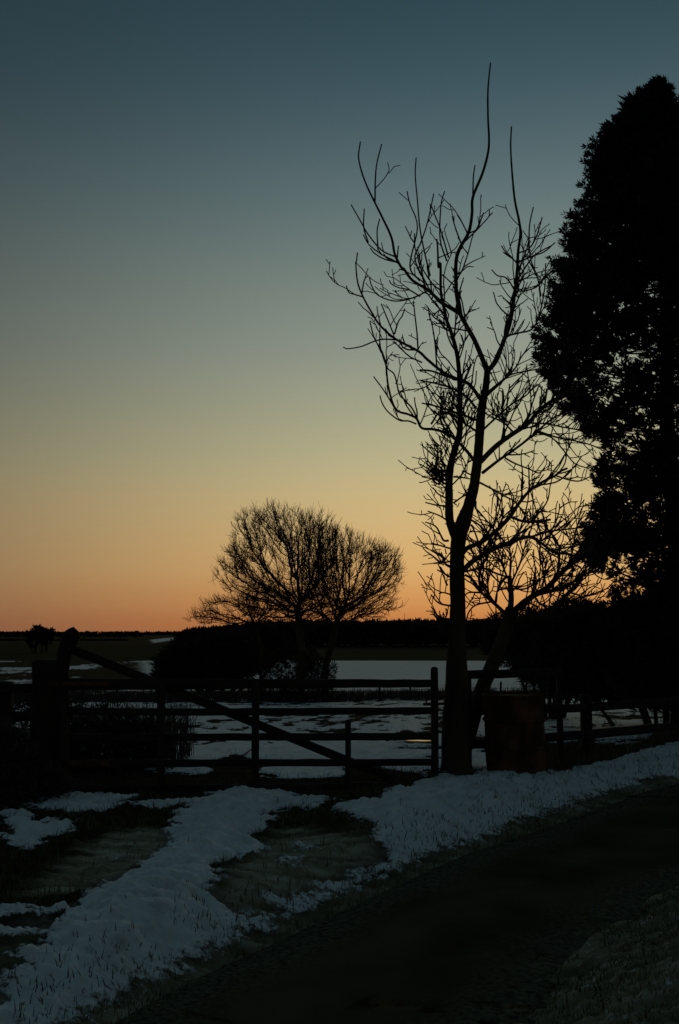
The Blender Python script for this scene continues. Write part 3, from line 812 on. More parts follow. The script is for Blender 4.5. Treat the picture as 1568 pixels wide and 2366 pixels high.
# burr with a brush of shoots on the second leader
g_ = np.random.default_rng(12)
for cpt, nsh, ln in (((1338, 1440), 60, 0.17), ((1345, 1390), 26, 0.2), ((1345, 1462), 26, 0.13), ((1352, 1250), 14, 0.25), ((1350, 1890), 26, 0.16), ((1345, 1700), 14, 0.12), ((1360, 1540), 12, 0.12), ((1370, 1320), 12, 0.22), ((1400, 1250), 16, 0.25)):
    dep = near_depth(cpt[0], cpt[1], 10.9)
    for _ in range(nsh):
        c = S(cpt[0] + g_.normal(0, 13), cpt[1] + g_.normal(0, 22), dep + g_.normal(0, 0.05))
        d = np.array([g_.normal(-0.6, 0.5), g_.normal(-0.3, 0.5), g_.normal(0.6, 0.4)])
        tw_list += shoot(g_, c, d, ln * g_.uniform(0.5, 1.3), 0.007 * g_.uniform(0.7, 1.2), 0.8, 0.035, 1, 0.6)
burr = Tubes(8)
T = Tubes(4)
for p, r in tw_list: T.add(p, r)
o = T.build('twigs', M['twig'], t1, smooth=False); o['kind'] = 'stuff'

# second, leaning tree behind the trunk, cut back to a stub
known = []
TREE2 = []
def L2(*a, tw=1.0, **k):
    p, r = limb(*a, **k); TREE2.append((p, r, tw)); return p, r
tr2p, tr2r = limb(s0, [(1395, 2330), (1428, 2222), (1460, 2104), (1499, 2012), (1525, 1946), (1545, 1880), (1548, 1846)], 64, 24, 0.15, start=11.25)
tr2r = np.interp(np.linspace(0, 1, len(tr2p)), [0, 0.5, 0.75, 0.92, 1], [42, 44, 40, 34, 22]) * 0.5 * px2m * 11.3 / GD
L2(z7, [(680, 905), (690, 850), (691, 790), (684, 730), (681, 690)], 30, 20, 0.1, tw=1.2)
L2(z7, [(690, 915), (760, 850), (830, 800), (900, 760), (960, 700), (1030, 630), (1100, 580), (1180, 520)], 34, 16, 0.4, tw=1.1)
L2(z7, [(830, 800), (920, 778), (1020, 752), (1100, 690), (1180, 660), (1240, 662)], 18, 8, 0.3, tw=1.0)
L2(z7, [(690, 960), (800, 930), (880, 935), (960, 860), (1040, 780), (1090, 720), (1135, 655)], 28, 14, -0.3, tw=0.9)
L2(z7, [(650, 905), (580, 840), (510, 780), (455, 705), (420, 680)], 18, 8, -0.3, tw=0.9)
L2(z7, [(515, 785), (440, 785), (412, 805)], 8, 4, -0.1, tw=0.8)
L2(z7, [(512, 780), (500, 690), (515, 610), (490, 470), (455, 380)], 14, 5, 0.2, tw=0.9)
L2(z7, [(665, 690), (640, 715), (612, 768)], 12, 8, -0.2, tw=0.4)
L2(z7, [(670, 700), (620, 580), (560, 480), (500, 380)], 8, 4, 0.3, tw=0.9)
L2(z7, [(682, 700), (690, 600), (680, 510), (668, 440)], 9, 4, 0.2, tw=0.9)
L2(z7, [(695, 720), (740, 620), (770, 520), (800, 420)], 8, 4, -0.2, tw=1.0)
L2(z7, [(612, 768), (680, 760), (760, 765), (820, 740), (880, 690), (940, 640)], 8, 4, 0.3, tw=1.0)
L2(z7, [(930, 890), (1000, 845), (1080, 850), (1180, 860), (1230, 890)], 10, 5, 0.3, tw=1.0)
L2(z7, [(1040, 785), (1090, 800), (1140, 830), (1200, 870)], 8, 4, -0.2, tw=0.9)
L2(z7, [(850, 870), (800, 850), (760, 880), (730, 920)], 8, 4, 0.2, tw=1.1)
L2(z7, [(905, 870), (860, 850), (840, 820)], 12, 8, 0.1, tw=1.0)
L2(z7, [(600, 860), (560, 800), (550, 700), (545, 620), (560, 540)], 8, 4, 0.4, tw=1.0)
L2(z7, [(570, 840), (480, 860), (440, 900), (425, 950)], 7, 4, -0.2, tw=1.3)
L2(z7, [(960, 700), (980, 560), (960, 470), (900, 400), (880, 330)], 8, 4, 0.3, tw=1.1)
L2(z7, [(1030, 640), (1060, 520), (1080, 400), (1130, 300)], 8, 4, -0.2, tw=1.1)
L2(z7, [(900, 760), (880, 640), (860, 540), (880, 430)], 7, 3, 0.4, tw=1.1)
L2(z7, [(640, 900), (590, 920), (540, 950)], 7, 4, -0.3, tw=1.5)
t2 = thing('bare_tree', (tr2p[2][0], tr2p[2][1], zg(tr2p[2][0], tr2p[2][1])), 'low leaning bare tree with a cut stub, growing behind the taller trunk', 'tree')
T = Tubes(12); T.add(tr2p, tr2r, rough=0.05); T.build('trunk', M['bark'], t2)
for p, r, tw in TREE2:
    T = Tubes(8 if r.max() > 0.02 else 6); T.add(p, r, rough=0.05 if r.max() > 0.02 else 0); T.build('branch', M['bark'], t2)
T = Tubes(4)
for p, r in grow(TREE2, 8, gap=0.045, len0=0.55): T.add(p, r)
o = T.build('twigs', M['twig'], t2, smooth=False); o['kind'] = 'stuff'

# ------------------------------------------------------------------ bare trees grown into an envelope (space colonisation)
def colonise(seed, attract, roots, step, infl, kill, up=0.12, maxit=160):
    g_ = np.random.default_rng(seed)
    nodes = [np.asarray(r, float) for r in roots]; par = [-1] + list(range(len(roots) - 1))
    att = np.asarray(attract, float)
    bd = np.full(len(att), 1e9); bi = np.zeros(len(att), int)
    new0 = 0
    for it in range(maxit):
        arr = np.array(nodes)
        fresh = arr[new0:]
        if len(fresh) and len(att):
            d = np.linalg.norm(att[:, None] - fresh[None], axis=2)
            m = d.argmin(1); dm = d[np.arange(len(att)), m]
            b = dm < bd
            bd[b] = dm[b]; bi[b] = m[b] + new0
        keep = bd > kill
        att, bd, bi = att[keep], bd[keep], bi[keep]
        if not len(att): break
        act = bd < infl
        if not act.any(): break
        new0 = len(nodes)
        v = att[act] - arr[bi[act]]
        v /= np.linalg.norm(v, axis=1)[:, None] + 1e-9
        acc = np.zeros((len(arr), 3)); np.add.at(acc, bi[act], v)
        ids = np.unique(bi[act])
        for i in ids:
            d = acc[i]; nrm_ = np.linalg.norm(d)
            if nrm_ < 1e-3: d = g_.normal(size=3); nrm_ = np.linalg.norm(d)
            d = d / nrm_ + np.array([0, 0, up]) + g_.normal(0, 0.16, 3)
            q = arr[i] + d / np.linalg.norm(d) * step
            nodes.append(q); par.append(int(i))
    return np.array(nodes), np.array(par)

def skeleton(nodes, par, tip, power=2.3, rmax=None):
    n = len(nodes)
    ch = [[] for _ in range(n)]
    for i in range(1, n): ch[par[i]].append(i)
    r = np.zeros(n)
    for i in range(n - 1, -1, -1):
        r[i] = tip if not ch[i] else sum(r[c] ** power for c in ch[i]) ** (1 / power)
    if rmax: r = np.minimum(r, rmax)
    chains = []
    stack = [(0, -1)]
    while stack:
        i, p = stack.pop()
        c = [p, i] if p >= 0 else [i]
        while ch[i]:
            k = sorted(ch[i], key=lambda q: -r[q])
            for q in k[1:]: stack.append((q, i))
            i = k[0]; c.append(i)
        if len(c) > 1:
            rr = r[c].copy()
            if p >= 0: rr[0] = rr[1]
            chains.append((nodes[c], rr))
    return chains

def ellipsoid(g_, n, c, rad, shell=0.35):
    """points in clumps inside an ellipsoid"""
    m = max(n // 28, 6)
    v = g_.normal(size=(m, 3)); v /= np.linalg.norm(v, axis=1)[:, None]
    k = v * (g_.uniform(shell, 1, m) ** 0.5)[:, None] * g_.uniform(0.86, 1.04, m)[:, None]
    own = k[g_.integers(0, m, int(n * 0.62))] + g_.normal(0, 0.115, (int(n * 0.62), 3))
    n = n - len(own)
    own = np.asarray(c) + own * np.asarray(rad)
    v = g_.normal(size=(n, 3)); v /= np.linalg.norm(v, axis=1)[:, None]
    t = g_.uniform(shell, 1, n) ** 0.5
    return np.vstack([own, np.asarray(c) + v * t[:, None] * np.asarray(rad)])

def envelope_tree(name, label, seed, depth, base, blobs, natt, group=None, step=0.1, tip=0.0075, infl=1.0, kill=0.155, fuzz=1.0, rmax=0.16, trunk_pts=(), mat='far_twig'):
    """base: picture point of the foot; blobs: (px, py, rx, ry, share) ellipses of the crown"""
    g_ = np.random.default_rng(seed)
    mpp = depth / F
    att = []
    for px, py, rx, ry, sh in blobs:
        c = P(px, py, depth)
        att.append(ellipsoid(g_, int(natt * sh), c, (rx * mpp, (rx + ry) * 0.5 * mpp * 0.9, ry * mpp)))
    att = np.concatenate(att)
    foot = P(base[0], base[1], depth)
    foot[2] = zg(foot[0], foot[1]) - 0.1
    att = att[att[:, 2] > foot[2] + 0.5]
    path = [foot] + [P(a, b, depth) for a, b in trunk_pts]
    path = np.array(path)
    L = np.concatenate([[0], np.cumsum(np.linalg.norm(np.diff(path, axis=0), axis=1))])
    k = max(int(L[-1] / step), 2)
    roots = np.stack([np.interp(np.linspace(0, L[-1], k), L, path[:, j]) for j in range(3)], 1)
    nodes, par = colonise(seed, att, roots, step, infl, kill)
    t = thing(name, foot, label, 'tree', group)
    ch = skeleton(nodes, par, tip, rmax=rmax)
    tr, cr = Tubes(8), Tubes(4)
    tr.add(ch[0][0], ch[0][1])
    for p, r in ch[1:]:
        (tr if r.max() > rmax * 0.33 else cr).add(p, r)
    # feathery shoots on the outer wood
    idx = g_.choice(len(nodes), int(len(nodes) * fuzz), replace=True)
    mid = att.mean(0)
    for i in idx:
        if nodes[i][2] < foot[2] + 1.2: continue
        d = nodes[i] - mid; d /= np.linalg.norm(d) + 1e-9
        d = d * 0.5 + np.array([0, 0, 0.45]) + g_.normal(0, 0.4, 3); d /= np.linalg.norm(d)
        ln = step * g_.uniform(1.5, 4.0)
        q = nodes[i] + np.outer([0, 0.5, 1], d) * ln + np.outer([0, 0.06, 0.2], [0, 0, 1]) * ln
        cr.add(q, np.array([tip, tip * 0.85, tip * 0.6]), sides=3, cap=False)
    tr.build('trunk', M['bark'], t)
    c = cr.build('crown', M[mat], t, smooth=False)
    return t

envelope_tree('bare_tree', 'round bare tree with dense fanning limbs in the middle of the snowy field edge', 21, 41.0, (694, 1615),
              [(650, 1300, 142, 132, 0.55), (640, 1215, 95, 50, 0.12), (575, 1330, 60, 65, 0.10), (720, 1300, 80, 95, 0.15), (735, 1238, 50, 50, 0.10), (640, 1400, 110, 48, 0.16), (700, 1400, 150, 45, 0.16), (720, 1410, 70, 40, 0.1)], 3200, fuzz=2.2, trunk_pts=[(696, 1500), (690, 1440), (688, 1405)], group='bare trees at the field edge')
envelope_tree('bare_tree', 'lower spreading bare tree at the field edge, right beside the round one', 22, 42.0, (748, 1610),
              [(820, 1335, 112, 98, 0.65), (880, 1320, 58, 65, 0.2), (850, 1400, 70, 40, 0.2), (745, 1320, 60, 95, 0.25), (785, 1268, 58, 52, 0.15), (700, 1380, 60, 55, 0.12), (800, 1420, 85, 30, 0.15)], 2700, fuzz=2.2, trunk_pts=[(752, 1540), (768, 1480), (776, 1440)], group='bare trees at the field edge')
envelope_tree('bare_bush', 'low bare bush with slanting twigs left of the round bare tree', 23, 42.5, (600, 1600),
              [(530, 1415, 82, 34, 0.6), (600, 1395, 55, 45, 0.4), (470, 1430, 36, 20, 0.1)], 1500, fuzz=2.0, trunk_pts=[(605, 1500), (590, 1450)], rmax=0.07)

# ------------------------------------------------------------------ leafy masses
def sprays(g_, pos, out, size, blades=7, spread=0.9, width=0.16, flat=0.35):
    """fan-shaped sprigs: `blades` narrow triangles each; pos, out: (n, 3)"""
    n = len(pos)
    out = out / (np.linalg.norm(out, axis=1)[:, None] + 1e-9)
    rv = g_.normal(size=(n, 3))
    a = np.cross(out, rv); a /= np.linalg.norm(a, axis=1)[:, None] + 1e-9
    b = np.cross(out, a)
    th = np.linspace(-spread, spread, blades)[None] + g_.normal(0, 0.12, (n, blades))
    ln = (size[:, None] * (0.55 + 0.45 * np.cos(th)) * g_.uniform(0.75, 1.15, (n, blades)))
    lift = g_.normal(0, flat, (n, blades))
    d = np.cos(th)[..., None] * out[:, None] + np.sin(th)[..., None] * a[:, None] + lift[..., None] * b[:, None]
    d /= np.linalg.norm(d, axis=2)[..., None]
    side = np.cross(d, b[:, None] + 0.4 * g_.normal(size=(n, blades, 3)))
    side /= np.linalg.norm(side, axis=2)[..., None] + 1e-9
    w = (size[:, None] * width)[..., None]
    p0 = np.repeat(pos[:, None], blades, 1)
    tip = p0 + d * ln[..., None]
    m1 = p0 + d * ln[..., None] * 0.55 + side * w; m2 = p0 + d * ln[..., None] * 0.55 - side * w
    v = np.stack([p0, m1, tip, m2], 2).reshape(-1, 3)
    k = np.arange(n * blades)[:, None] * 4
    f = np.concatenate([k + [0, 1, 2], k + [0, 2, 3]])
    return v, f

# tall conifer: the left profile follows the photograph, the other sides vary below it
CD = 14.6
prof = np.array([(186, 1522), (205, 1494), (236, 1440), (256, 1430), (290, 1394), (330, 1362), (361, 1345), (414, 1345), (448, 1333), (487, 1309), (523, 1292), (560, 1280), (594, 1277), (644, 1253),
                 (700, 1244), (738, 1236), (789, 1222), (822, 1224), (849, 1248), (886, 1254), (905, 1290), (946, 1294), (961, 1324), (1012, 1372), (1036, 1404), (1070, 1357), (1101, 1368), (1138, 1374),
                 (1160, 1355), (1194, 1342), (1236, 1329), (1269, 1326), (1295, 1343), (1331, 1395), (1346, 1432), (1367, 1400), (1387, 1388), (1430, 1380), (1600, 1390)], float)
AXP = 1548.0
axis_x = P(AXP, 900, CD)[0]
pz = np.array([P(AXP, a, CD)[2] for a, _ in prof]); prr = np.array([axis_x - P(b, a, CD)[0] for a, b in prof])
o_ = np.argsort(pz); pz, prr = pz[o_], prr[o_]
ctop = pz[-1]
cfoot = zg(axis_x, CD)
con = thing('conifer', (axis_x, CD, cfoot), 'tall dense evergreen conifer towering at the right edge', 'tree')
g_ = np.random.default_rng(31)
T = Tubes(12)
zz = np.linspace(cfoot - 0.2, ctop - 0.35, 24)
T.add(np.stack([axis_x + 0.05 * np.sin(zz), CD + 0.05 * np.cos(zz * 1.3), zz], 1), np.linspace(0.2, 0.02, 24), rough=0.05)
T.build('trunk', M['bark'], con)
def radius(z, az):
    """az 0 = left in the picture"""
    sh = (1 - np.cos(az)) * 0.5
    n = fbm(az * 1.6 + 5, z * 1.3, 71, 3)
    zz_ = z + 0.25 * sh * fbm(az * 1.1, z * 0.4, 73, 2)
    base = np.interp(zz_, pz, prr)
    # away from the photographed side the outline is a smoother cone of the same girth
    cone = np.interp(z, [cfoot, cfoot + 1.5, cfoot + 4.5, ctop - 2, ctop], [1.0, 1.5, 1.75, 0.95, 0.12])
    r = base * (1 - sh) + cone * sh
    return r * (1 - 0.22 * np.sqrt(sh) * (0.5 - 0.5 * n))
limbs_c = Tubes(5)
pos, outv, siz = [], [], []
def plume(z, az, Rr, ln, n):
    """a feathery branch end: sprigs along a short axis that curves outwards and up"""
    d = np.array([-math.cos(az), math.sin(az), 0.0])
    side = np.array([math.sin(az), math.cos(az), 0.0])
    tilt = g_.uniform(0.15, 0.9); sw = g_.normal(0, 0.35)
    ax = d + side * sw + np.array([0, 0, tilt]); ax /= np.linalg.norm(ax)
    tip = np.array([axis_x, CD, z]) + d * max(Rr + 0.03, 0.03)
    root = tip - ax * ln
    t = g_.uniform(0, 1, n) ** 0.8
    c = root + ax * (ln * t)[:, None] + np.array([0, 0, 0.10 * ln]) * (t ** 2)[:, None] + g_.normal(0, 1, (n, 3)) * (0.18 * ln * (1.05 - t))[:, None]
    pos.append(c)
    outv.append(ax * 0.9 + g_.normal(0, 0.42, (n, 3)) + np.array([0, 0, 0.15]))
    siz.append(g_.uniform(0.08, 0.15, n) * (1.15 - 0.4 * t))
    return root
for i in range(2900):
    z = cfoot + 0.5 + (ctop - cfoot - 0.5) * g_.random() ** 0.92
    az = g_.uniform(-math.pi, math.pi) if i > 900 else g_.normal(0, 0.7)
    Rr = float(radius(np.array(z), np.array(az)))
    ph = (z / 0.30 + 2.0 * float(vnoise(np.array(az * 2.2 + 9), np.array(z * 0.35), 78))) % 1.0
    lobe = 0.20 * abs(ph - 0.45) * 2 * min(1.0, Rr)
    if i < 500: depth_in = g_.exponential(0.03) + lobe
    else: depth_in = lobe + g_.exponential(0.16) if g_.random() < 0.65 else g_.uniform(0.1, 0.7) * Rr
    ln = g_.uniform(0.22, 0.5) * min(1, 0.35 + Rr)
    rt = plume(z, az, Rr - depth_in, ln, int(17 * (0.5 + ln)))
    if i % 9 == 0:
        p0 = np.array([axis_x, CD, min(rt[2], ctop - 0.5) - 0.15 * Rr])
        limbs_c.add(smooth_line([p0, (p0 + rt) / 2 - [0, 0, 0.05 * Rr], rt], 3), np.linspace(0.018, 0.005, 7))
nin = 5200                        # inner foliage
z = cfoot + 0.4 + (ctop - cfoot - 0.8) * g_.random(nin) ** 0.95; az = g_.uniform(-math.pi, math.pi, nin)
Rr = radius(z, az) * np.sqrt(g_.uniform(0.02, 0.62, nin))
pos.append(np.stack([axis_x - np.cos(az) * Rr, CD + np.sin(az) * Rr, z], 1)); outv.append(np.stack([-np.cos(az), np.sin(az), np.full(nin, 0.5)], 1) + g_.normal(0, 0.5, (nin, 3))); siz.append(g_.uniform(0.16, 0.27, nin) * np.minimum(1, 0.4 + radius(z, az)))
pos, outv, siz = np.concatenate(pos), np.concatenate(outv), np.concatenate(siz)
# thin places where the sky shows through
gapn = fbm(pos[:, 0] * 2.6 + 0.12 * pos[:, 1], pos[:, 2] * 2.0, 81, 3)
hf = (pos[:, 2] - cfoot) / (ctop - cfoot)
thr = np.interp(hf, [0, 0.12, 0.2, 0.5, 0.65, 0.8, 1.0], [0.9, 0.55, 0.12, 0.15, 0.33, 0.6, 0.9]) + 0.34 * np.clip((axis_x - 0.85 - pos[:, 0]) / 0.6, 0, 1)
keep = (gapn < thr) | (g_.random(len(pos)) < 0.08)
pos, outv, siz = pos[keep], outv[keep], siz[keep]
v, f = sprays(g_, pos, outv, siz, blades=6, width=0.10, spread=0.8)
limbs_c.build('limbs', M['bark'], con)
mesh_obj('crown', v, f, M['needle'], con)
print('conifer sprays', len(pos))

def bush(name, label, seed, blobs, n, size, mat='shrub', cat='shrub', group=None, upw=0.5, stems=10, cut=None, blades=6, width=0.14, lumpy=0.22):
    """blobs: (px, py, depth, rx, ry in picture points, depth radius in m)"""
    g_ = np.random.default_rng(seed)
    pp, oo = [], []
    tot = sum(b[3] * b[4] for b in blobs)
    for px, py, dep, rx, ry, rd in blobs:
        c = P(px, py, dep); m = dep / F
        k = int(n * rx * ry / tot)
        q = g_.normal(size=(k, 3)); q /= np.linalg.norm(q, axis=1)[:, None]
        lump = 1 + lumpy * fbm(q[:, 0] * 2.2 + q[:, 1] * 1.3 + seed, q[:, 2] * 2.2 + q[:, 1], seed, 3)
        t = g_.uniform(0.15, 1, k) ** 0.45 * lump
        pp.append(c + q * t[:, None] * np.array([rx * m, rd, ry * m])); oo.append(q + np.array([0, 0, upw]) + g_.normal(0, 0.4, (k, 3)))
    pp, oo = np.concatenate(pp), np.concatenate(oo)
    gz = ground_z(pp[:, 0], pp[:, 1])
    ok = pp[:, 2] > gz + 0.02
    if cut is not None: ok &= cut(pp)
    pp, oo = pp[ok], oo[ok]
    fx, fy = pp[:, 0].mean(), pp[:, 1].mean()
    t = thing(name, (fx, fy, zg(fx, fy)), label, cat, group)
    st = Tubes(5)
    for k in range(stems):
        q = pp[g_.integers(len(pp))]
        b0 = np.array([fx + (q[0] - fx) * 0.5, fy + (q[1] - fy) * 0.5, 0.0]); b0[2] = zg(b0[0], b0[1]) - 0.05
        mid_ = (b0 + q) / 2 + g_.normal(0, 0.06, 3)
        st.add(smooth_line([b0, mid_, q], 4), np.linspace(size * 0.22, size * 0.05, 9))
    st.build('stems', M['bark'], t)
    v, f = sprays(g_, pp, oo, g_.uniform(0.7, 1.3, len(pp)) * size, blades=blades, width=width)
    mesh_obj('foliage', v, f, M[mat], t)
    return t

bush('evergreen_shrub', 'dark dense shrub under the conifer behind the fence', 41,
     [(1440, 1510, 15.6, 170, 105, 0.9), (1560, 1500, 15.8, 150, 130, 0.9), (1330, 1520, 16.0, 85, 92, 0.6), (1680, 1500, 15.5, 140, 130, 0.8)], 9000, 0.16)
bush('bare_shrub', 'twiggy shrub behind the leaning tree, topped with fine brown twigs', 42,
     [(1250, 1500, 19.0, 80, 80, 0.7), (1330, 1460, 19.5, 90, 62, 0.7), (1180, 1480, 20.5, 60, 56, 0.6)], 3600, 0.22, mat='twig', upw=1.2, width=0.05, blades=7)
bush('hedgerow_thicket', 'dark thicket bulging left of the round bare tree', 43,
     [(505, 1530, 56, 95, 56, 2.0), (425, 1540, 55, 52, 50, 1.5), (585, 1500, 60, 70, 46, 1.5)], 6000, 0.62, upw=1.5, width=0.045, lumpy=0.7, blades=7)
bush('field_edge_bush', 'sparse twiggy bush around the feet of the bare trees', 44,
     [(670, 1545, 43, 75, 52, 1.0), (725, 1570, 41.0, 58, 48, 0.8), (640, 1598, 41.8, 60, 22, 0.6)], 2000, 0.24, mat='far_twig', upw=1.0, width=0.05, cut=lambda q: (q[:, 0] < P(775, 1500, 42)[0]))
# weeds and brambles by the hinge end of the gate
bush('bramble', 'tangled bramble bush behind the hinge end of the gate', 45,
     [(90, 1690, 12.3, 130, 90, 0.5), (230, 1700, 12.4, 130, 62, 0.4), (330, 1715, 12.5, 60, 45, 0.3)], 1300, 0.10, mat='weed', width=0.09)
bush('bramble', 'dark bramble clump at the left edge in front of the overgrown fence', 46,
     [(10, 1790, 9.9, 70, 110, 0.35), (95, 1810, 10.1, 70, 45, 0.3)], 1100, 0.085, mat='weed', width=0.09)

# ------------------------------------------------------------------ far woodland, treetops of the plain
def woodland(name, label, pts, dmin, dmax, n, seed, size, mat):
    g_ = np.random.default_rng(seed)
    pts = np.array(pts, float)
    px = g_.uniform(pts[0, 0], pts[-1, 0], n); dep = g_.uniform(dmin, dmax, n)
    top = np.interp(px, pts[:, 0], pts[:, 1]) + 4.5 * fbm(px * 0.05, px * 0, seed, 5) - 3.0 * (fbm(px * 0.21, px * 0 + 3, seed + 5, 2) > 0.35)
    xw = (px - CX) / F * dep
    zt = (1457 - top) / F * dep
    zb = np.interp(dep, TY, TZ)
    t = g_.uniform(0, 1, n) ** 0.75
    pos = np.stack([xw, dep, zb + (zt - zb) * t + EYE], 1)
    out = np.stack([g_.normal(0, 0.35, n), g_.normal(0, 0.35, n), np.ones(n)], 1)
    v, f = sprays(g_, pos, out, g_.uniform(0.6, 1.25, n) * size, blades=5, spread=0.7, width=0.14)
    o = mesh_obj(name, v, f, M[mat])
    return tag(o, label, 'woodland', kind='stuff')
woodland('woodland', 'dark wood along the far side of the valley', [(415, 1470), (440, 1461), (620, 1446), (800, 1444), (1000, 1441), (1150, 1440), (1250, 1432), (1330, 1420), (1568, 1416), (1900, 1420)], 430, 500, 26000, 51, 2.6, 'wood_far')
# far tree belts on the plain
for (x0, x1, ytop, dep, nn2, lab) in ((-400, 420, 1459.5, 2600, 2600, 'thin line of far woods on the plain'), (-300, 330, 1466, 1500, 900, 'darker hedge line across the plain'), (-300, 300, 1478.5, 800, 900, 'nearest hedge line crossing the plain')):
    g_ = np.random.default_rng(int(dep))
    px = g_.uniform(x0, x1, nn2); zt = (1457 - ytop) / F * dep - np.interp(dep, TY, TZ)
    pos = np.stack([(px - CX) / F * dep, dep + g_.uniform(-dep * .01, dep * .01, nn2), np.interp(dep, TY, TZ) + EYE + zt * g_.uniform(-0.2, 0.7, nn2)], 1)
    out = np.stack([g_.normal(0, 0.5, nn2), g_.normal(0, 0.5, nn2), np.ones(nn2)], 1)
    v, f = sprays(g_, pos, out, g_.uniform(0.6, 1.2, nn2) * dep * 0.0022, blades=5, width=0.3)
    tag(mesh_obj('tree_belt', v, f, M['wood_far']), lab, 'trees', kind='stuff')
bush('distant_tree', 'distant round-headed tree on the plain, above the massive gate post', 52, [(86, 1464, 300, 20, 17, 2.5), (76, 1478, 300, 16, 14, 2.5)], 260, 1.2, mat='wood_far', cat='tree', stems=5, group='distant trees on the plain')
bush('distant_tree', 'smaller distant tree on the plain, next to the gate heel', 53, [(112, 1466, 305, 13, 12, 2.0), (104, 1480, 305, 14, 10, 2.0)], 150, 1.1, mat='wood_far', cat='tree', stems=5, group='distant trees on the plain')

# thin mast on the far ridge
mb = P(934, 1446, 445); mt = P(934, 1417, 445)
ms = thing('radio_mast', mb, 'thin mast rising above the far wood', 'mast')
T = Tubes(5); T.add([mb - [0, 0, 6], (mb + mt) / 2, mt], [0.14, 0.11, 0.07]); T.build('pole', M['wire'], ms)
T = Tubes(4); T.add([P(930, 1431, 445), P(938, 1431, 445)], [0.06, 0.06]); T.build('crossbar', M['wire'], ms)

# ------------------------------------------------------------------ wire fence and scrub at the field edge
wf = thing('wire_fence', (2.0, 41, zg(2, 41)), 'thin wire fence with small posts along the far edge of the snowy field', 'fence')
g_ = np.random.default_rng(61)
xs = np.arange(-14, 17, 1.7) + g_.normal(0, 0.12, 19)
tops = []
for i, xx in enumerate(xs):
    b = np.array([xx, 41 + 0.2 * math.sin(xx), zg(xx, 41)])
    h = 0.62 + g_.uniform(-0.06, 0.08)
    beam('post', b - [0, 0, 0.2], b + [g_.normal(0, 0.02), 0, h], 0.075, 0.075, M['post'], wf, seg=3, jitter=0.004)
    tops.append(b)
for hh in (0.2, 0.42, 0.58):
    T = Tubes(3); T.add([b + [0, -0.045, hh] for b in tops], np.full(len(tops), 0.007)); T.build('wire', M['wire'], wf)

def blades_mesh(g_, x, y, z, h, w, lean=0.35):
    n = len(x)
    a = g_.uniform(0, 2 * math.pi, n); l = np.abs(g_.normal(0, lean, n)) * h
    dx, dy = np.cos(a), np.sin(a)
    b0 = g_.uniform(0, 2 * math.pi, n); wx, wy = np.cos(b0) * w, np.sin(b0) * w
    p = np.stack([x, y, z], 1)
    m = p + np.stack([dx * l * 0.35, dy * l * 0.35, h * 0.55], 1)
    t = p + np.stack([dx * l, dy * l, h], 1)
    side = np.stack([wx, wy, np.zeros(n)], 1)
    v = np.stack([p - side, p + side, m + side * 0.7, m - side * 0.7, t], 1).reshape(-1, 3)
    k = np.arange(n)[:, None] * 5
    f = np.concatenate([k + [0, 1, 2], k + [0, 2, 3], k + [3, 2, 4]])
    return v, f

# surface height including the modelled snow, looked up on the fan grid
GZ2 = (GZ + EYE).reshape(nr, nc); SN2 = snow.reshape(nr, nc)
def surf(x, y, arr=GZ2):
    r_ = np.hypot(x, y); a_ = np.arctan2(x, y)
    i = np.interp(r_, rr_, np.arange(nr)); j = np.interp(a_, ang, np.arange(nc))
    i0 = np.clip(i.astype(int), 0, nr - 2); j0 = np.clip(j.astype(int), 0, nc - 2)
    fi, fj = i - i0, j - j0
    return (arr[i0, j0] * (1 - fi) * (1 - fj) + arr[i0 + 1, j0] * fi * (1 - fj) + arr[i0, j0 + 1] * (1 - fi) * fj + arr[i0 + 1, j0 + 1] * fi * fj)

# scrub strip beyond the wire
g_ = np.random.default_rng(62)
n = 9000
x = g_.uniform(-18, 20, n); y = g_.uniform(41.2, 47, n)
keep = fbm(x * 0.8, y * 0.8, 91, 3) > -0.35
x, y = x[keep], y[keep]
v, f = blades_mesh(g_, x, y, surf(x, y) - 0.02, g_.uniform(0.15, 0.55, len(x)), 0.02, 0.5)
tag(mesh_obj('scrub', v, f, M['weed']), 'strip of brown scrub beyond the wire fence', 'scrub', kind='stuff')

# tall dead stalks behind the hinge end
g_ = np.random.default_rng(63)
n = 900
x = np.concatenate([g_.uniform(P(140, 1700, 12.6)[0], P(410, 1700, 12.6)[0], n)]); y = g_.uniform(12.2, 14.2, n)
T = Tubes(3)
for a, b in zip(x, y):
    z0 = float(surf(np.array([a]), np.array([b]))[0]); h = g_.uniform(0.35, 0.82)
    d = np.array([g_.normal(0, 0.08), g_.normal(0, 0.08), 1]); 
    p = np.array([a, b, z0 - 0.02])
    q = np.array([p, p + d * h * 0.5, p + d * h + [g_.normal(0, 0.04), 0, 0]])
    T.add(q, np.array([0.005, 0.004, 0.003]), cap=False)
    for _ in range(g_.integers(0, 4)):
        s_ = q[1] + (q[2] - q[1]) * g_.random(); e_ = s_ + np.array([g_.normal(0, 0.07), g_.normal(0, 0.07), g_.uniform(0.03, 0.12)])
        T.add([s_, (s_ + e_) / 2, e_], [0.003, 0.003, 0.0025], cap=False)
o = T.build('dead_stalks', M['weed'], None, smooth=False)
tag(o, 'thicket of upright dead stalks behind the hinge end of the gate', 'weeds', kind='stuff')

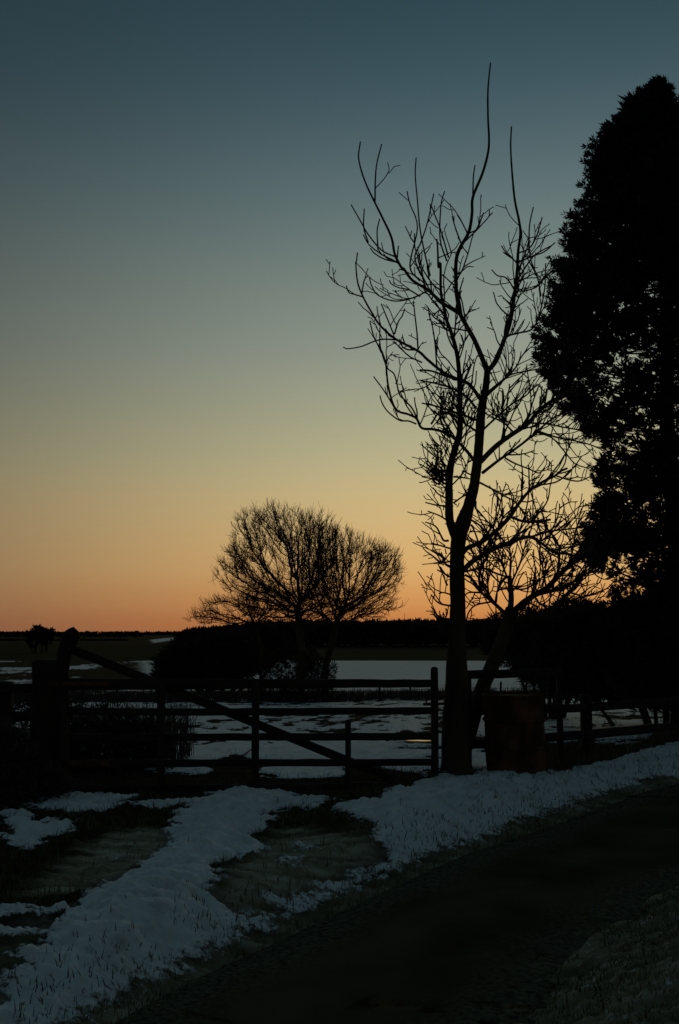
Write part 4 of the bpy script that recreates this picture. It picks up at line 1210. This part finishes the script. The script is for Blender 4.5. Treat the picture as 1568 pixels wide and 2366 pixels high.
# short grass: road edges, bank, gate line, fence foot
g_ = np.random.default_rng(64)
gx, gy, gh = [], [], []
def scatter(n, xr, yr, cond, hr):
    x = g_.uniform(*xr, n); y = g_.uniform(*yr, n)
    k = cond(x, y)
    gx.append(x[k]); gy.append(y[k]); gh.append(g_.uniform(*hr, int(k.sum())))
def rsd(x, y): return poly_sdf(x, y, ROAD_POLY)
bank_poly = np.vstack([NEAR_E, [[40, -25], [-25, -25]]])
scatter(50000, (0.3, 5.5), (3.4, 9.0), lambda x, y: (poly_sdf(x, y, bank_poly) < 0.02) & (fbm(x * 3, y * 3, 95, 3) > -0.3), (0.015, 0.05))
scatter(150000, (-3.5, 5.5), (3.6, 13), lambda x, y: (lambda r, sn: (r > -0.10) & (r < 1.1) & (y > 0.2 * x + 3) & (poly_sdf(x, y, bank_poly) > 0) & (g_.random(len(x)) < 0.75 * np.clip(1 - np.abs(r - 0.1) / 1.05, 0, 1) ** 2.2) & (fbm(x * 4, y * 4, 96, 3) > -0.25))(rsd(x, y), None), (0.02, 0.075))
def on_ice(x, y):
    return np.minimum(poly_sdf(x, y, ICE_W[0]), poly_sdf(x, y, ICE_W[1])) < 0.06
scatter(45000, (-5, 5), (6.0, 11.4), lambda x, y: (surf(x, y, SN2) < 0.35) & (~on_ice(x, y) | (g_.random(len(x)) < 0.10)) & (rsd(x, y) > 0.5) & (fbm(x * 3, y * 3, 97, 3) > -0.3), (0.02, 0.11))
scatter(9000, (-5, 6), (11.2, 24), lambda x, y: (surf(x, y, SN2) < 0.6) & (rsd(x, y) > 0.3), (0.04, 0.12))
scatter(5000, (1.5, 6), (9.5, 13.5), lambda x, y: (poly_sdf(x, y, MUD_W[1]) < 0.1), (0.06, 0.2))
scatter(2200, (-4, 4), (4, 11), lambda x, y: (surf(x, y, SN2) > 0.6) & (fbm(x * 2.5, y * 2.5, 98, 3) > 0.22), (0.03, 0.10))
x, y, h = np.concatenate(gx), np.concatenate(gy), np.concatenate(gh)
v, f = blades_mesh(g_, x, y, surf(x, y) - 0.008, h, 0.0035, 0.6)
tag(mesh_obj('grass', v, f, M['grass']), 'short rough grass along the lane, the bank and the gate', 'grass', kind='stuff')
print('grass blades', len(x))

# single bent stalks standing in the snow near the camera
g_ = np.random.default_rng(65)
for (px, py, tx, ty, lab) in ((268, 2212, 258, 2178, 'curved dead stalk poking from the snow ridge, leftmost of the near cluster'), (318, 2208, 327, 2178, 'slanting dead stalk poking from the snow ridge, rightmost of the near cluster'),
                         (300, 2216, 290, 2192, 'short dead stalk between two longer ones on the snow ridge'), (448, 2068, 450, 2050, 'single upright dead stalk near the right wheel track'),
                         (95, 2115, 93, 2092, 'lone dead stalk at the left end of the snow ridge')):
    b = hit(px, py); zb_ = float(surf(np.array([b[0]]), np.array([b[1]]))[0])
    p0 = np.array([b[0], b[1], zb_ - 0.02]); tp = P(tx, ty, b[1])
    p1 = (p0 + tp) / 2 + np.array([g_.normal(0, 0.008), 0, 0.0])
    T = Tubes(5); T.add(smooth_line([p0, p1, tp], 4), np.linspace(0.0045, 0.002, 9))
    o = T.build('dead_stalk', M['twig'], None)
    tag(o, lab, 'stalk', 'dead stalks in the snow')
# fallen stick in the snow field, and twigs at the trunk foot
for (a, b, lab) in (((560, 1752), (598, 1736), 'dark stick lying on the snow behind the gate'), ((985, 1812), (1065, 1797), 'fallen twig on the snow in front of the trunk')):
    p0, p1 = hit(*a), hit(*b)
    q = np.array([[p0[0], p0[1], 0], [(p0[0] + p1[0]) / 2, (p0[1] + p1[1]) / 2, 0], [p1[0], p1[1], 0]])
    q[:, 2] = surf(q[:, 0], q[:, 1]) + 0.015
    q[1, 2] += 0.02
    T = Tubes(5); T.add(smooth_line(q, 4), np.linspace(0.011, 0.006, 9)); o = T.build('fallen_stick', M['twig'], None)
    tag(o, lab, 'stick')
